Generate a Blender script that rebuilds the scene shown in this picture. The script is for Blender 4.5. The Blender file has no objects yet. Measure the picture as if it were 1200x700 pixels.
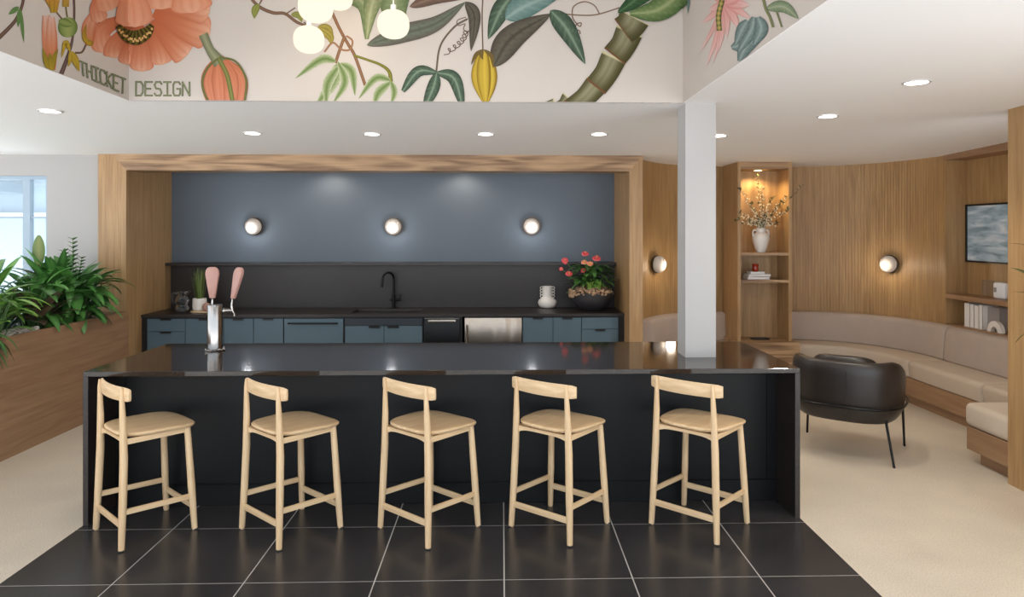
import bpy, bmesh, math, random
from mathutils import Vector, Matrix
random.seed(7)
C = bpy.context.scene.collection
PI = math.pi
# ------------------------------------------------------------------ camera calibration
F = 818.0; HC = 1.745; YAW = math.radians(1.45); CX = 588 + F*math.tan(YAW); CY = 272.0
def ray(px, py):
    u = (px-CX)/F; v = (CY-py)/F
    return Vector((math.sin(YAW)+u*math.cos(YAW), math.cos(YAW)-u*math.sin(YAW), v))
def at_z(px, py, z):
    d = ray(px, py); t = (z-HC)/d.z; return Vector((d.x*t, d.y*t, z))
def at_y(px, py, y):
    d = ray(px, py); t = y/d.y; return Vector((d.x*t, y, HC+d.z*t))
def at_x(px, py, x):
    d = ray(px, py); t = x/d.x; return Vector((x, d.y*t, HC+d.z*t))
def lin(c):
    return tuple(((v/255)/12.92 if v/255 <= .04045 else ((v/255+.055)/1.055)**2.4) for v in c)

# ------------------------------------------------------------------ materials
def nodes(name):
    m = bpy.data.materials.new(name); m.use_nodes = True
    nt = m.node_tree; b = nt.nodes['Principled BSDF']
    return m, nt, b
def N(nt, t, **kw):
    n = nt.nodes.new(t)
    for k, v in kw.items(): setattr(n, k, v)
    return n
def plain(name, rgb, rough=.5, metal=0, spec=.5, bump=0, bscale=40, var=0, coat=0, emit=None, es=0, trans=0):
    m, nt, b = nodes(name); L = nt.links.new
    b.inputs['Base Color'].default_value = (*rgb, 1); b.inputs['Roughness'].default_value = rough
    b.inputs['Metallic'].default_value = metal; b.inputs['Specular IOR Level'].default_value = spec
    b.inputs['Coat Weight'].default_value = coat
    if trans: b.inputs['Transmission Weight'].default_value = trans
    if emit: b.inputs['Emission Color'].default_value = (*emit, 1); b.inputs['Emission Strength'].default_value = es
    tc = N(nt, 'ShaderNodeTexCoord'); no = N(nt, 'ShaderNodeTexNoise'); no.inputs['Scale'].default_value = bscale
    no.inputs['Detail'].default_value = 5; L(tc.outputs['Object'], no.inputs['Vector'])
    if var:
        mx = N(nt, 'ShaderNodeMixRGB'); mx.inputs[1].default_value = (*[c*(1-var) for c in rgb], 1)
        mx.inputs[2].default_value = (*[min(1, c*(1+var)) for c in rgb], 1)
        L(no.outputs['Fac'], mx.inputs[0]); L(mx.outputs[0], b.inputs['Base Color'])
    if bump:
        bp = N(nt, 'ShaderNodeBump'); bp.inputs['Strength'].default_value = bump; bp.inputs['Distance'].default_value = .01
        L(no.outputs['Fac'], bp.inputs['Height']); L(bp.outputs[0], b.inputs['Normal'])
    return m
def wood(name, dark, light, axis='Z', rough=.45, grain=1.0, cath=.5):
    """straight grained oak: noise stretched along one axis, with cathedral figure from a distorted wave"""
    m, nt, b = nodes(name); L = nt.links.new
    tc = N(nt, 'ShaderNodeTexCoord'); mp = N(nt, 'ShaderNodeMapping')
    st = {'X': (1, 22, 22), 'Y': (22, 1, 22), 'Z': (22, 22, 1)}[axis]
    mp.inputs['Scale'].default_value = [s*grain for s in st]
    L(tc.outputs['Object'], mp.inputs['Vector'])
    n1 = N(nt, 'ShaderNodeTexNoise'); n1.inputs['Scale'].default_value = 1.6; n1.inputs['Detail'].default_value = 8
    n1.inputs['Roughness'].default_value = .65; n1.inputs['Distortion'].default_value = .4; L(mp.outputs[0], n1.inputs['Vector'])
    mp2 = N(nt, 'ShaderNodeMapping'); st2 = {'X': (.5, 4, 4), 'Y': (4, .5, 4), 'Z': (4, 4, .5)}[axis]
    mp2.inputs['Scale'].default_value = [s*grain for s in st2]; L(tc.outputs['Object'], mp2.inputs['Vector'])
    n2 = N(nt, 'ShaderNodeTexNoise'); n2.inputs['Scale'].default_value = 1.3; n2.inputs['Detail'].default_value = 2; L(mp2.outputs[0], n2.inputs['Vector'])
    mu = N(nt, 'ShaderNodeMath', operation='MULTIPLY'); mu.inputs[1].default_value = 34; L(n2.outputs['Fac'], mu.inputs[0])
    si = N(nt, 'ShaderNodeMath', operation='SINE'); L(mu.outputs[0], si.inputs[0])
    ad = N(nt, 'ShaderNodeMath', operation='MULTIPLY_ADD'); ad.inputs[1].default_value = .10*cath; L(si.outputs[0], ad.inputs[0]); L(n1.outputs['Fac'], ad.inputs[2])
    cr = N(nt, 'ShaderNodeValToRGB'); e = cr.color_ramp.elements
    e[0].position = .18; e[0].color = (*dark, 1); e[1].position = .78; e[1].color = (*light, 1)
    L(ad.outputs[0], cr.inputs[0]); L(cr.outputs[0], b.inputs['Base Color'])
    b.inputs['Roughness'].default_value = rough
    bp = N(nt, 'ShaderNodeBump'); bp.inputs['Strength'].default_value = .12; bp.inputs['Distance'].default_value = .004
    L(n1.outputs['Fac'], bp.inputs['Height']); L(bp.outputs[0], b.inputs['Normal'])
    return m
def speckle(name, base, spot, scale=180, thr=.62, rough=.3, rvar=.1, big=.1, bump=0, spec=.5):
    m, nt, b = nodes(name); L = nt.links.new
    tc = N(nt, 'ShaderNodeTexCoord')
    n1 = N(nt, 'ShaderNodeTexNoise'); n1.inputs['Scale'].default_value = scale; n1.inputs['Detail'].default_value = 3; L(tc.outputs['Object'], n1.inputs['Vector'])
    cr = N(nt, 'ShaderNodeValToRGB'); e = cr.color_ramp.elements; e[0].position = thr-.08; e[1].position = thr+.06
    e[0].color = (*base, 1); e[1].color = (*spot, 1); L(n1.outputs['Fac'], cr.inputs[0])
    n2 = N(nt, 'ShaderNodeTexNoise'); n2.inputs['Scale'].default_value = 3.2; n2.inputs['Detail'].default_value = 6; L(tc.outputs['Object'], n2.inputs['Vector'])
    mx = N(nt, 'ShaderNodeMixRGB', blend_type='MULTIPLY'); mx.inputs[0].default_value = 1
    c2 = N(nt, 'ShaderNodeValToRGB'); c2.color_ramp.elements[0].color = (1-big,)*3+(1,); c2.color_ramp.elements[1].color = (1+big,)*3+(1,)
    c2.color_ramp.elements[0].position = .3; c2.color_ramp.elements[1].position = .7
    L(n2.outputs['Fac'], c2.inputs[0]); L(cr.outputs[0], mx.inputs[1]); L(c2.outputs[0], mx.inputs[2]); L(mx.outputs[0], b.inputs['Base Color'])
    mr = N(nt, 'ShaderNodeMapRange'); mr.inputs['To Min'].default_value = rough-rvar; mr.inputs['To Max'].default_value = rough+rvar
    L(n2.outputs['Fac'], mr.inputs['Value']); L(mr.outputs[0], b.inputs['Roughness'])
    b.inputs['Specular IOR Level'].default_value = spec
    if bump:
        bp = N(nt, 'ShaderNodeBump'); bp.inputs['Strength'].default_value = bump; bp.inputs['Distance'].default_value = .003
        L(n2.outputs['Fac'], bp.inputs['Height']); L(bp.outputs[0], b.inputs['Normal'])
    return m
def vcol(name, rough=.6, spec=.3, transl=0):
    m, nt, b = nodes(name); a = N(nt, 'ShaderNodeAttribute'); a.attribute_name = 'Col'
    nt.links.new(a.outputs['Color'], b.inputs['Base Color']); b.inputs['Roughness'].default_value = rough
    b.inputs['Specular IOR Level'].default_value = spec
    return m
def glow(name, rgb, s):
    m = bpy.data.materials.new(name); m.use_nodes = True; nt = m.node_tree; nt.nodes.clear()
    o = N(nt, 'ShaderNodeOutputMaterial'); e = N(nt, 'ShaderNodeEmission'); e.inputs[0].default_value = (*rgb, 1); e.inputs[1].default_value = s
    nt.links.new(e.outputs[0], o.inputs[0]); return m
def glass_pane(name, tint=(.9, .95, .98), gl=.08):
    m = bpy.data.materials.new(name); m.use_nodes = True; nt = m.node_tree; nt.nodes.clear(); L = nt.links.new
    o = N(nt, 'ShaderNodeOutputMaterial'); t = N(nt, 'ShaderNodeBsdfTransparent'); t.inputs[0].default_value = (*tint, 1)
    g = N(nt, 'ShaderNodeBsdfGlossy'); g.inputs['Roughness'].default_value = .03; x = N(nt, 'ShaderNodeMixShader'); x.inputs[0].default_value = gl
    L(t.outputs[0], x.inputs[1]); L(g.outputs[0], x.inputs[2]); L(x.outputs[0], o.inputs[0]); return m

OAKD, OAKL = lin((134, 100, 62)), lin((184, 149, 104))
M = {}
M['oak_v'] = wood('oak_vertical', OAKD, OAKL, 'Z')
M['oak_x'] = wood('oak_across', lin((108, 78, 52)), lin((184, 150, 112)), 'X', cath=1.8)
M['oak_y'] = wood('oak_along', lin((132, 98, 70)), lin((164, 130, 98)), 'Y', cath=.8)
M['oak_wall'] = wood('oak_veneer_wall', lin((140, 105, 64)), lin((182, 147, 100)), 'Z', cath=.7)
M['ash'] = wood('pale_ash', lin((196, 160, 116)), lin((232, 204, 164)), 'Z', rough=.5, cath=.3, grain=1.5)
M['ash_x'] = wood('pale_ash_across', lin((200, 164, 120)), lin((234, 207, 168)), 'X', rough=.5, cath=.5, grain=1.5)
M['ash_y'] = wood('pale_ash_seat', lin((204, 168, 124)), lin((234, 205, 164)), 'Y', rough=.4, cath=.6, grain=1.2)
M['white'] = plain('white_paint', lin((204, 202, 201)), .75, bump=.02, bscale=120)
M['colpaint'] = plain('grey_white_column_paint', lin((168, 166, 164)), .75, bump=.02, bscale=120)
M['ceil'] = plain('ceiling_paint', (.93, .93, .93), .85, bump=.02, bscale=90)
M['mural'] = plain('mural_ground_paint', lin((182, 173, 164)), .8, var=.05, bscale=1.6)
M['terrazzo'] = speckle('cream_terrazzo', lin((212, 201, 184)), lin((188, 174, 154)), 150, .58, .38, .08, .05)
M['tile'] = speckle('charcoal_tile', lin((50, 48, 49)), lin((56, 54, 54)), 3, .5, .25, .05, .06, bump=.02)
M['grout'] = plain('pale_grout', lin((200, 196, 190)), .9)
M['granite'] = speckle('black_granite', lin((32, 27, 25)), lin((74, 64, 58)), 320, .62, .075, .02, .15, spec=.8)
M['granite_matte'] = speckle('black_leathered_granite', lin((33, 27, 25)), lin((60, 50, 45)), 240, .6, .42, .08, .18, bump=.1)
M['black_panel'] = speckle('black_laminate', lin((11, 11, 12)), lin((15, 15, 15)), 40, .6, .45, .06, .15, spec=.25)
M['blue_wall'] = plain('slate_blue_paint', lin((86, 96, 106)), .5, var=.04, bscale=2)
M['cab'] = plain('blue_grey_cabinet', lin((76, 97, 109)), .45, var=.03, bscale=3)
M['cabdark'] = plain('dark_slate_panel', lin((38, 46, 54)), .45)
M['black'] = plain('matte_black', lin((16, 16, 17)), .45)
M['blackmetal'] = plain('black_metal', lin((22, 22, 23)), .32, metal=.6)
M['steel'] = plain('brushed_steel', lin((190, 186, 180)), .28, metal=1, bump=.08, bscale=8)
M['chrome'] = plain('polished_chrome', lin((150, 146, 142)), .16, metal=1)
M['rose'] = plain('pink_handle', lin((172, 130, 118)), .45, var=.12, bscale=30)
M['bronze_edge'] = plain('bronze_edge', lin((120, 88, 62)), .35, metal=.7)
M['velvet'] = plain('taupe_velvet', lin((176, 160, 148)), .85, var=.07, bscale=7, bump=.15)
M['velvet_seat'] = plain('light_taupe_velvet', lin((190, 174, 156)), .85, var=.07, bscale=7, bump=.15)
M['leather'] = plain('black_leather', lin((40, 34, 31)), .36, bump=.12, bscale=160)
M['ceramic'] = plain('white_ceramic', lin((226, 220, 212)), .4)
M['ceramic_pink'] = plain('pink_clay', lin((176, 134, 120)), .5, var=.2, bscale=12)
M['potdark'] = plain('charcoal_pot', lin((48, 46, 50)), .6, var=.1, bscale=14)
M['bark'] = plain('dried_moss', lin((178, 146, 116)), .95, var=.5, bscale=60, bump=1, )
M['gravel'] = plain('pale_gravel', lin((176, 170, 160)), .9, var=.45, bscale=50, bump=1)
M['soil'] = plain('dark_soil', lin((52, 42, 34)), .95, var=.3, bscale=40, bump=.6)
M['leaf'] = vcol('plant_leaf', .35, .5)
M['paint'] = vcol('mural_pigment', .8, .15)
M['petal'] = plain('coral_petal', lin((226, 84, 92)), .45, var=.25, bscale=25)
M['petal_p'] = plain('peach_petal', lin((232, 150, 112)), .45, var=.2, bscale=25)
M['spadix'] = plain('yellow_spadix', lin((230, 200, 120)), .6)
M['blossom'] = plain('cream_blossom', lin((232, 220, 188)), .7)
M['twig'] = plain('brown_twig', lin((74, 60, 40)), .8)
M['book_white'] = plain('white_book_cloth', lin((226, 222, 218)), .6)
M['book_grey'] = plain('grey_book_cloth', lin((150, 142, 138)), .7)
M['paper'] = plain('paper_block', lin((236, 230, 218)), .8)
M['redglass'] = plain('red_glass', lin((150, 40, 18)), .15, var=.2, bscale=20)
M['frame_black'] = plain('black_frame', lin((18, 18, 20)), .4)
M['dish'] = plain('bronze_dish', lin((96, 80, 66)), .3, metal=.8)
M['globe'] = plain('opal_globe', lin((178, 168, 158)), .3, emit=(1, .9, .78), es=.10)
M['bulb'] = glow('lit_bulb', (1, .93, .84), 1.6)
M['pendant'] = glow('lit_opal_glass', (1, .86, .66), 1.0)
M['down'] = glow('lit_downlight', (1, .94, .86), 6)
M['warmdown'] = glow('lit_shelf_light', (1, .80, .5), 6)
def thin_glass():
    m = bpy.data.materials.new('clear_blown_glass'); m.use_nodes = True; nt = m.node_tree; nt.nodes.clear(); L = nt.links.new
    o = N(nt, 'ShaderNodeOutputMaterial'); t = N(nt, 'ShaderNodeBsdfTransparent'); t.inputs[0].default_value = (.9, .92, .94, 1)
    g = N(nt, 'ShaderNodeBsdfGlossy'); g.inputs['Roughness'].default_value = .04; lw = N(nt, 'ShaderNodeLayerWeight'); lw.inputs[0].default_value = .35
    x = N(nt, 'ShaderNodeMixShader'); L(lw.outputs['Facing'], x.inputs[0]); L(t.outputs[0], x.inputs[1]); L(g.outputs[0], x.inputs[2]); L(x.outputs[0], o.inputs[0]); return m
M['glassy'] = thin_glass()
M['pane'] = glass_pane('window_glass')
M['winframe'] = plain('grey_blue_window_frame', lin((150, 170, 186)), .4)
M['facade'] = plain('pale_facade', lin((134, 150, 161)), .8, var=.05, bscale=2)
M['facade2'] = plain('grey_facade', lin((104, 120, 130)), .7)
M['white_plastic'] = plain('white_plastic', lin((235, 236, 238)), .3)

# sea painting in the lounge: procedural waves
def sea():
    m, nt, b = nodes('sea_painting'); L = nt.links.new
    tc = N(nt, 'ShaderNodeTexCoord'); mp = N(nt, 'ShaderNodeMapping'); mp.inputs['Scale'].default_value = (3, 3, 15); L(tc.outputs['Object'], mp.inputs[0])
    n = N(nt, 'ShaderNodeTexNoise'); n.inputs['Scale'].default_value = 1; n.inputs['Detail'].default_value = 7; n.inputs['Distortion'].default_value = .5; L(mp.outputs[0], n.inputs[0])
    cr = N(nt, 'ShaderNodeValToRGB'); e = cr.color_ramp.elements
    e[0].position = .3; e[0].color = (*lin((112, 136, 154)), 1); e[1].position = .68; e[1].color = (*lin((226, 234, 240)), 1)
    x = e.new(.5); x.color = (*lin((172, 196, 210)), 1)
    L(n.outputs['Fac'], cr.inputs[0]); L(cr.outputs[0], b.inputs['Base Color']); b.inputs['Roughness'].default_value = .35
    return m
M['sea'] = sea()

# ------------------------------------------------------------------ mesh helpers
def box(bm, x0, x1, y0, y1, z0, z1, bev=0, seg=2, rot=None, about=None):
    r = bmesh.ops.create_cube(bm, size=1); vs = r['verts']
    bmesh.ops.scale(bm, vec=(abs(x1-x0), abs(y1-y0), abs(z1-z0)), verts=vs)
    bmesh.ops.translate(bm, vec=((x0+x1)/2, (y0+y1)/2, (z0+z1)/2), verts=vs)
    if bev:
        es = list({e for v in vs for e in v.link_edges})
        r2 = bmesh.ops.bevel(bm, geom=es, offset=bev, segments=seg, affect='EDGES', profile=.5)
        vs = list({v for f in r2['faces'] for v in f.verts} | {v for v in vs if v.is_valid})
    if rot: bmesh.ops.rotate(bm, cent=about or (0, 0, 0), matrix=rot, verts=[v for v in vs if v.is_valid])
    return vs
def rings(bm, rs, cap0=True, cap1=True, closed=True):
    """connect successive rings (lists of points) with quads"""
    R = [[bm.verts.new(p) for p in r] for r in rs]
    n = len(R[0])
    for a, b in zip(R, R[1:]):
        for i in range(n if closed else n-1):
            j = (i+1) % n
            bm.faces.new((a[i], a[j], b[j], b[i]))
    if cap0: bm.faces.new(list(reversed(R[0])))
    if cap1: bm.faces.new(R[-1])
    return R
def lathe(bm, prof, c=(0, 0, 0), n=28, cap0=True, cap1=True):
    rs = [[(c[0]+r*math.cos(2*PI*i/n), c[1]+r*math.sin(2*PI*i/n), c[2]+z) for i in range(n)] for r, z in prof]
    return rings(bm, rs, cap0, cap1)
def tube(bm, pts, rad, n=10, cap=True, flat=1.0):
    pts = [Vector(p) for p in pts]; k = len(pts)
    if not hasattr(rad, '__len__'): rad = [rad]*k
    T = []
    for i in range(k):
        t = (pts[min(i+1, k-1)]-pts[max(i-1, 0)]).normalized(); T.append(t)
    up = Vector((0, 0, 1)) if abs(T[0].z) < .9 else Vector((1, 0, 0))
    a = T[0].cross(up).normalized(); rs = []
    for i in range(k):
        a = (a - T[i]*a.dot(T[i])).normalized(); b = T[i].cross(a)
        rs.append([pts[i]+a*rad[i]*math.cos(2*PI*j/n)+b*rad[i]*flat*math.sin(2*PI*j/n) for j in range(n)])
    rings(bm, rs, cap, cap)
def bar(bm, p, q, w, h, bev=.003):
    """rectangular bar from p to q: w across, h upright"""
    p = Vector(p); q = Vector(q); d = q-p; L = d.length; d.normalize()
    s = d.cross(Vector((0, 0, 1))).normalized(); u = s.cross(d)
    r = bmesh.ops.create_cube(bm, size=1); vs = r['verts']
    bmesh.ops.scale(bm, vec=(w, L, h), verts=vs)
    if bev:
        es = list({e for v in vs for e in v.link_edges})
        r2 = bmesh.ops.bevel(bm, geom=es, offset=bev, segments=2, affect='EDGES')
        vs = list({v for f in r2['faces'] for v in f.verts} | {v for v in vs if v.is_valid})
    m = Matrix((s, d, u)).transposed().to_4x4(); m.translation = (p+q)/2
    bmesh.ops.transform(bm, matrix=m, verts=[v for v in vs if v.is_valid])
def sphere(bm, c, r, su=24, sv=14, sc=(1, 1, 1)):
    rs = []
    for i in range(1, sv):
        a = -PI/2+PI*i/sv
        rs.append([bm.verts.new((c[0]+r*sc[0]*math.cos(a)*math.cos(2*PI*j/su), c[1]+r*sc[1]*math.cos(a)*math.sin(2*PI*j/su), c[2]+r*sc[2]*math.sin(a))) for j in range(su)])
    lo = bm.verts.new((c[0], c[1], c[2]-r*sc[2])); hi = bm.verts.new((c[0], c[1], c[2]+r*sc[2]))
    for j in range(su):
        k = (j+1) % su; bm.faces.new((lo, rs[0][k], rs[0][j])); bm.faces.new((hi, rs[-1][j], rs[-1][k]))
        for A, Bq in zip(rs, rs[1:]): bm.faces.new((A[j], A[k], Bq[k], Bq[j]))
def prism(bm, poly, axis, a, b):
    """extrude a 2-D polygon: axis 'Z' (x,y), 'Y' (x,z) or 'X' (y,z)"""
    f = {'Z': lambda p, t: (p[0], p[1], t), 'Y': lambda p, t: (p[0], t, p[1]), 'X': lambda p, t: (t, p[0], p[1])}[axis]
    rings(bm, [[f(p, a) for p in poly], [f(p, b) for p in poly]])
def spline(P, n):
    """Catmull-Rom through P, n samples"""
    P = [Vector(p) for p in P]; Q = [P[0]*2-P[1]]+P+[P[-1]*2-P[-2]]; out = []
    k = len(P)-1
    for i in range(n):
        t = i/(n-1)*k; s = min(int(t), k-1); t -= s
        a, b, c, d = Q[s:s+4]
        out.append(.5*((2*b)+(c-a)*t+(2*a-5*b+4*c-d)*t*t+(-a+3*b-3*c+d)*t**3))
    return out
def superell(a, b, n, k=40, cy=0, a_back=None):
    o = []
    for i in range(k):
        t = 2*PI*i/k; c, s = math.cos(t), math.sin(t)
        x = math.copysign(abs(c)**(2/n), c)*a; y = math.copysign(abs(s)**(2/n), s)*b
        if a_back: x *= 1+(a_back/a-1)*(.5-.5*y/b)
        o.append((x, y+cy))
    return o

# ------------------------------------------------------------------ scene-object helpers
def root_of(o):
    while o.parent: o = o.parent
    return o
def obj(name, bm, mat, parent=None, local=False, smooth=True, angle=35, label=None, kind=None):
    """link ONE mesh object; bm is in world coordinates unless local (then relative to the root)"""
    me = bpy.data.meshes.new(name)
    bmesh.ops.recalc_face_normals(bm, faces=bm.faces[:])
    if smooth:
        for f in bm.faces: f.smooth = True
        for e in bm.edges:
            if len(e.link_faces) == 2 and e.calc_face_angle(0) > math.radians(angle): e.smooth = False
    bm.to_mesh(me); bm.free()
    o = bpy.data.objects.new(name, me); C.objects.link(o)
    if isinstance(mat, str): mat = M[mat]
    me.materials.append(mat)
    if parent:
        if not local:
            r = root_of(parent); me.transform((Matrix.Translation(r.location) @ r.rotation_euler.to_matrix().to_4x4()).inverted())
        o.parent = parent
    if label: o['label'] = label
    if kind: o['kind'] = kind
    return o
def single(name, bm, mat, base, label, cat, group=None, rotz=0, **kw):
    """a thing that is one mesh, origin at its base"""
    o = obj(name, bm, mat, **kw)
    o.data.transform(Matrix.Translation(-Vector(base))); o.location = base
    o['label'] = label; o['category'] = cat
    if group: o['group'] = group
    return o
def thing(name, label, cat, loc=(0, 0, 0), rotz=0, group=None):
    o = bpy.data.objects.new(name, None); o.empty_display_size = .1; C.objects.link(o)
    o.location = loc; o.rotation_euler = (0, 0, rotz); o['label'] = label; o['category'] = cat
    if group: o['group'] = group
    return o
def struct(name, bm, mat, parent=None, **kw):
    o = obj(name, bm, mat, parent, **kw)
    if not parent: o['kind'] = 'structure'
    return o
def dup(root, loc, rotz, label, group=None):
    r = root.copy(); C.objects.link(r); r.location = loc; r.rotation_euler = (0, 0, rotz); r['label'] = label
    if group: r['group'] = group
    for ch in list(root.children):
        c = ch.copy(); C.objects.link(c); c.parent = r
        for g in list(ch.children):
            d = g.copy(); C.objects.link(d); d.parent = c
    return r
def B(): return bmesh.new()
def bx(*a, **k):
    bm = B(); box(bm, *a, **k); return bm

# ================================================================== ROOM SHELL
def zc(y):                                  # ceiling height: falls very slightly to the back
    return 2.598 if y <= 4.6 else (2.598-(y-4.6)*(.058/2.62) if y < 7.22 else 2.54)
ATL0, ATL1 = (-2.423, 4.6), (-2.371, 3.36)  # left side of the light well
def atl(y): return ATL0[0]+(y-4.6)*(ATL1[0]-ATL0[0])/(ATL1[1]-ATL0[1])
ATR = 1.2; YB = 4.6; YN = -1.0
bm = bx(-8.5, 6, -1.2, 9.2, -.12, 0); struct('floor', bm, 'terrazzo', smooth=False)
# dark tiles around the island
bm = bx(-2.483, 1.815, .26, 5.25, .0005, .0015); g = struct('trim_1', bm, 'grout', smooth=False)
bm = B()
X0 = .012-4*.646; Y0 = 4.142-6*.646
xs = [-2.483]+[.012+.646*k for k in range(-3, 3)]+[1.815]
ys = [Y0+.646*k for k in range(9)]
for i in range(len(xs)-1):
    for j in range(len(ys)-1):
        y1 = min(ys[j+1], 5.25)
        if y1-ys[j] > .05: box(bm, xs[i]+.0032*(i > 0), xs[i+1]-.0032*(i < len(xs)-2), ys[j]+.0032, y1-.0032, .0012, .003)
struct('floor_tiles', bm, 'tile', smooth=False)
# ceiling with the opening of the light well
bm = B()
def cquad(x0a, x1a, ya, x0b, x1b, yb, t=.003):
    p = [(x0a, ya, zc(ya)), (x1a, ya, zc(ya)), (x1b, yb, zc(yb)), (x0b, yb, zc(yb))]
    rings(bm, [p, [(x, y, z+t) for x, y, z in p]])
cquad(-8.5, atl(YN), YN, -8.5, atl(YB), YB); cquad(ATR, 6, YN, ATR, 6, YB)
cquad(-8.5, 6, YB, -8.5, 6, 7.22); cquad(-8.5, 6, 7.22, -8.5, 6, 9.2); cquad(-8.5, 6, YN-.2, -8.5, 6, YN)
struct('ceiling', bm, 'ceil', smooth=False)
# light-well walls (carry the mural)
WT = 5.6
bm = B(); rings(bm, [[(atl(YN), YN, z), (atl(YB), YB, z), (atl(YB)-.12, YB, z), (atl(YN)-.12, YN, z)] for z in (2.6, WT)]); struct('wall_left', bm, 'mural', smooth=False)
struct('wall_back', bx(atl(YB)-.12, ATR+.12, YB, YB+.12, zc(YB+.12)+.003, WT), 'mural', smooth=False)
struct('wall_right', bx(ATR, ATR+.12, YN, YB, 2.6, WT), 'mural', smooth=False)
struct('wall_front', bx(atl(YN)-.12, ATR+.12, YN-.12, YN, 2.6, 3.1), 'mural', smooth=False)
struct('light_well_cap', bx(atl(YN)-.12, ATR+.12, YN-.12, YB+.12, WT, WT+.1), 'ceil', smooth=False)  # unseen top, added to cut the light falling on the mural
# column standing through the island
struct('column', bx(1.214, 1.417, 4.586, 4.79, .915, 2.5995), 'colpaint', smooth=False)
# kitchen niche
YF, YW = 7.22, 8.2; XL, XR = -3.83, 1.325; ZH = 2.376
struct('wall_kitchen', bx(XL-.1, XR+.1, YW, YW+.12, 0, 2.54), 'blue_wall', smooth=False)
W = .14
bm = B(); prism(bm, [(XL-W, 2.54), (XR+W, 2.54), (XR, ZH), (XL, ZH)], 'Y', YF, YF+.28); struct('trim_2', bm, 'oak_x', smooth=False)
bm = B(); prism(bm, [(XL-W, 0), (XL, 0), (XL, ZH), (XL-W, 2.54)], 'Y', YF, YF+.28); box(bm, XL-W, XL, YF+.28, YW, 0, 2.54); struct('trim_3', bm, 'oak_v', smooth=False)
bm = B(); prism(bm, [(XR+W, 0), (XR, 0), (XR, ZH), (XR+W, 2.54)], 'Y', YF, YF+.28); box(bm, XR, XR+W, YF+.28, YW, 0, 2.54); struct('trim_4', bm, 'oak_v', smooth=False)
struct('trim_5', bx(-4.118, XL-W-.002, YF+.01, YF+.3, 0, 2.54), 'oak_v', smooth=False)
# white wall left of the kitchen, with the window
WX = at_y(55, 250, 7.3).x
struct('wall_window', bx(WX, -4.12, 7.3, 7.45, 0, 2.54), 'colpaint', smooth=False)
bm = bx(-8.5, WX, 7.3, 7.45, 2.325, 2.54); box(bm, -8.5, WX, 7.3, 7.45, 0, .35); struct('wall_window_surround', bm, 'colpaint', smooth=False)
win = bpy.data.objects.new('window_1', None); C.objects.link(win); win.location = (WX-.6, 7.36, .35); win['kind'] = 'structure'
bm = B()
for x0, x1 in ((WX-.03, WX), (at_y(29, 250, 7.36).x, at_y(37.5, 250, 7.36).x), (-6.2, -6.13), (-7.4, -7.33)): box(bm, x0, x1, 7.328, 7.392, .39, 2.285)
box(bm, -8.5, WX, 7.33, 7.39, 2.285, 2.325); box(bm, -8.5, WX, 7.335, 7.385, 1.885, 1.905); box(bm, -8.5, WX, 7.33, 7.39, .35, .39)
obj('window_frame', bm, 'winframe', win, smooth=False)
obj('window_glass', bx(-8.5, WX-.03, 7.357, 7.363, .39, 2.285), 'pane', win, smooth=False)
# building seen through the window
t = thing('building', 'pale building seen through the window at the left edge', 'building', (-8.5, 13, 0))
obj('facade_wall', bx(-14, -6.0, 12.6, 16, 0, 5.2), 'facade', t, smooth=False)
bm = bx(-9.2, -8.38, 11.6, 12.6, 2.42, 2.78, .01); box(bm, -9.2, -8.5, 11.8, 12.6, 2.85, 3.0)
obj('canopy', bm, 'facade2', t, smooth=False, label='grey canopy above the entrance')
obj('ledge', bx(-14, -6, 12.45, 12.6, 2.02, 2.08), 'white', t, smooth=False, label='white horizontal ledge')

# curved oak wall of the lounge, with fine vertical reeding
wp = [(1.467, 7.45, 0), (1.60, 7.74, 0), (1.98, 8.16, 0), (2.59, 8.40, 0), (3.1, 8.44, 0), (3.58, 8.42, 0), (3.95, 8.30, 0), (4.28, 8.02, 0), (4.50, 7.62, 0), (4.585, 7.30, 0), (4.60, 7.12, 0)]
def resample(P, step):
    S = spline(P, 400); out = [S[0]]; acc = 0
    for a, b in zip(S, S[1:]):
        d = (b-a).length
        while acc+d >= step:
            a = a+(b-a)*((step-acc)/d); d = (b-a).length; out.append(a.copy()); acc = 0
        acc += d
    return out
P = resample(wp, .0085); front = []; back = []
for i, p in enumerate(P):
    t = (P[min(i+1, len(P)-1)]-P[max(i-1, 0)]).normalized(); nrm = Vector((-t.y, t.x, 0))  # away from room
    front.append(p+nrm*(.0022 if i % 4 == 0 else 0)); back.append(p+nrm*.12)
bm = B(); ol = front+back[::-4]
va = [bm.verts.new((q.x, q.y, 0)) for q in front]; vb = [bm.verts.new((q.x, q.y, 2.545)) for q in front]
for i in range(len(va)-1): bm.faces.new((va[i], va[i+1], vb[i+1], vb[i]))
wa = [bm.verts.new((q.x, q.y, 0)) for q in back[::4]]; wb = [bm.verts.new((q.x, q.y, 2.545)) for q in back[::4]]
for i in range(len(wa)-1): bm.faces.new((wa[i+1], wa[i], wb[i], wb[i+1]))
struct('wall_lounge', bm, 'oak_wall', smooth=False)
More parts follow.
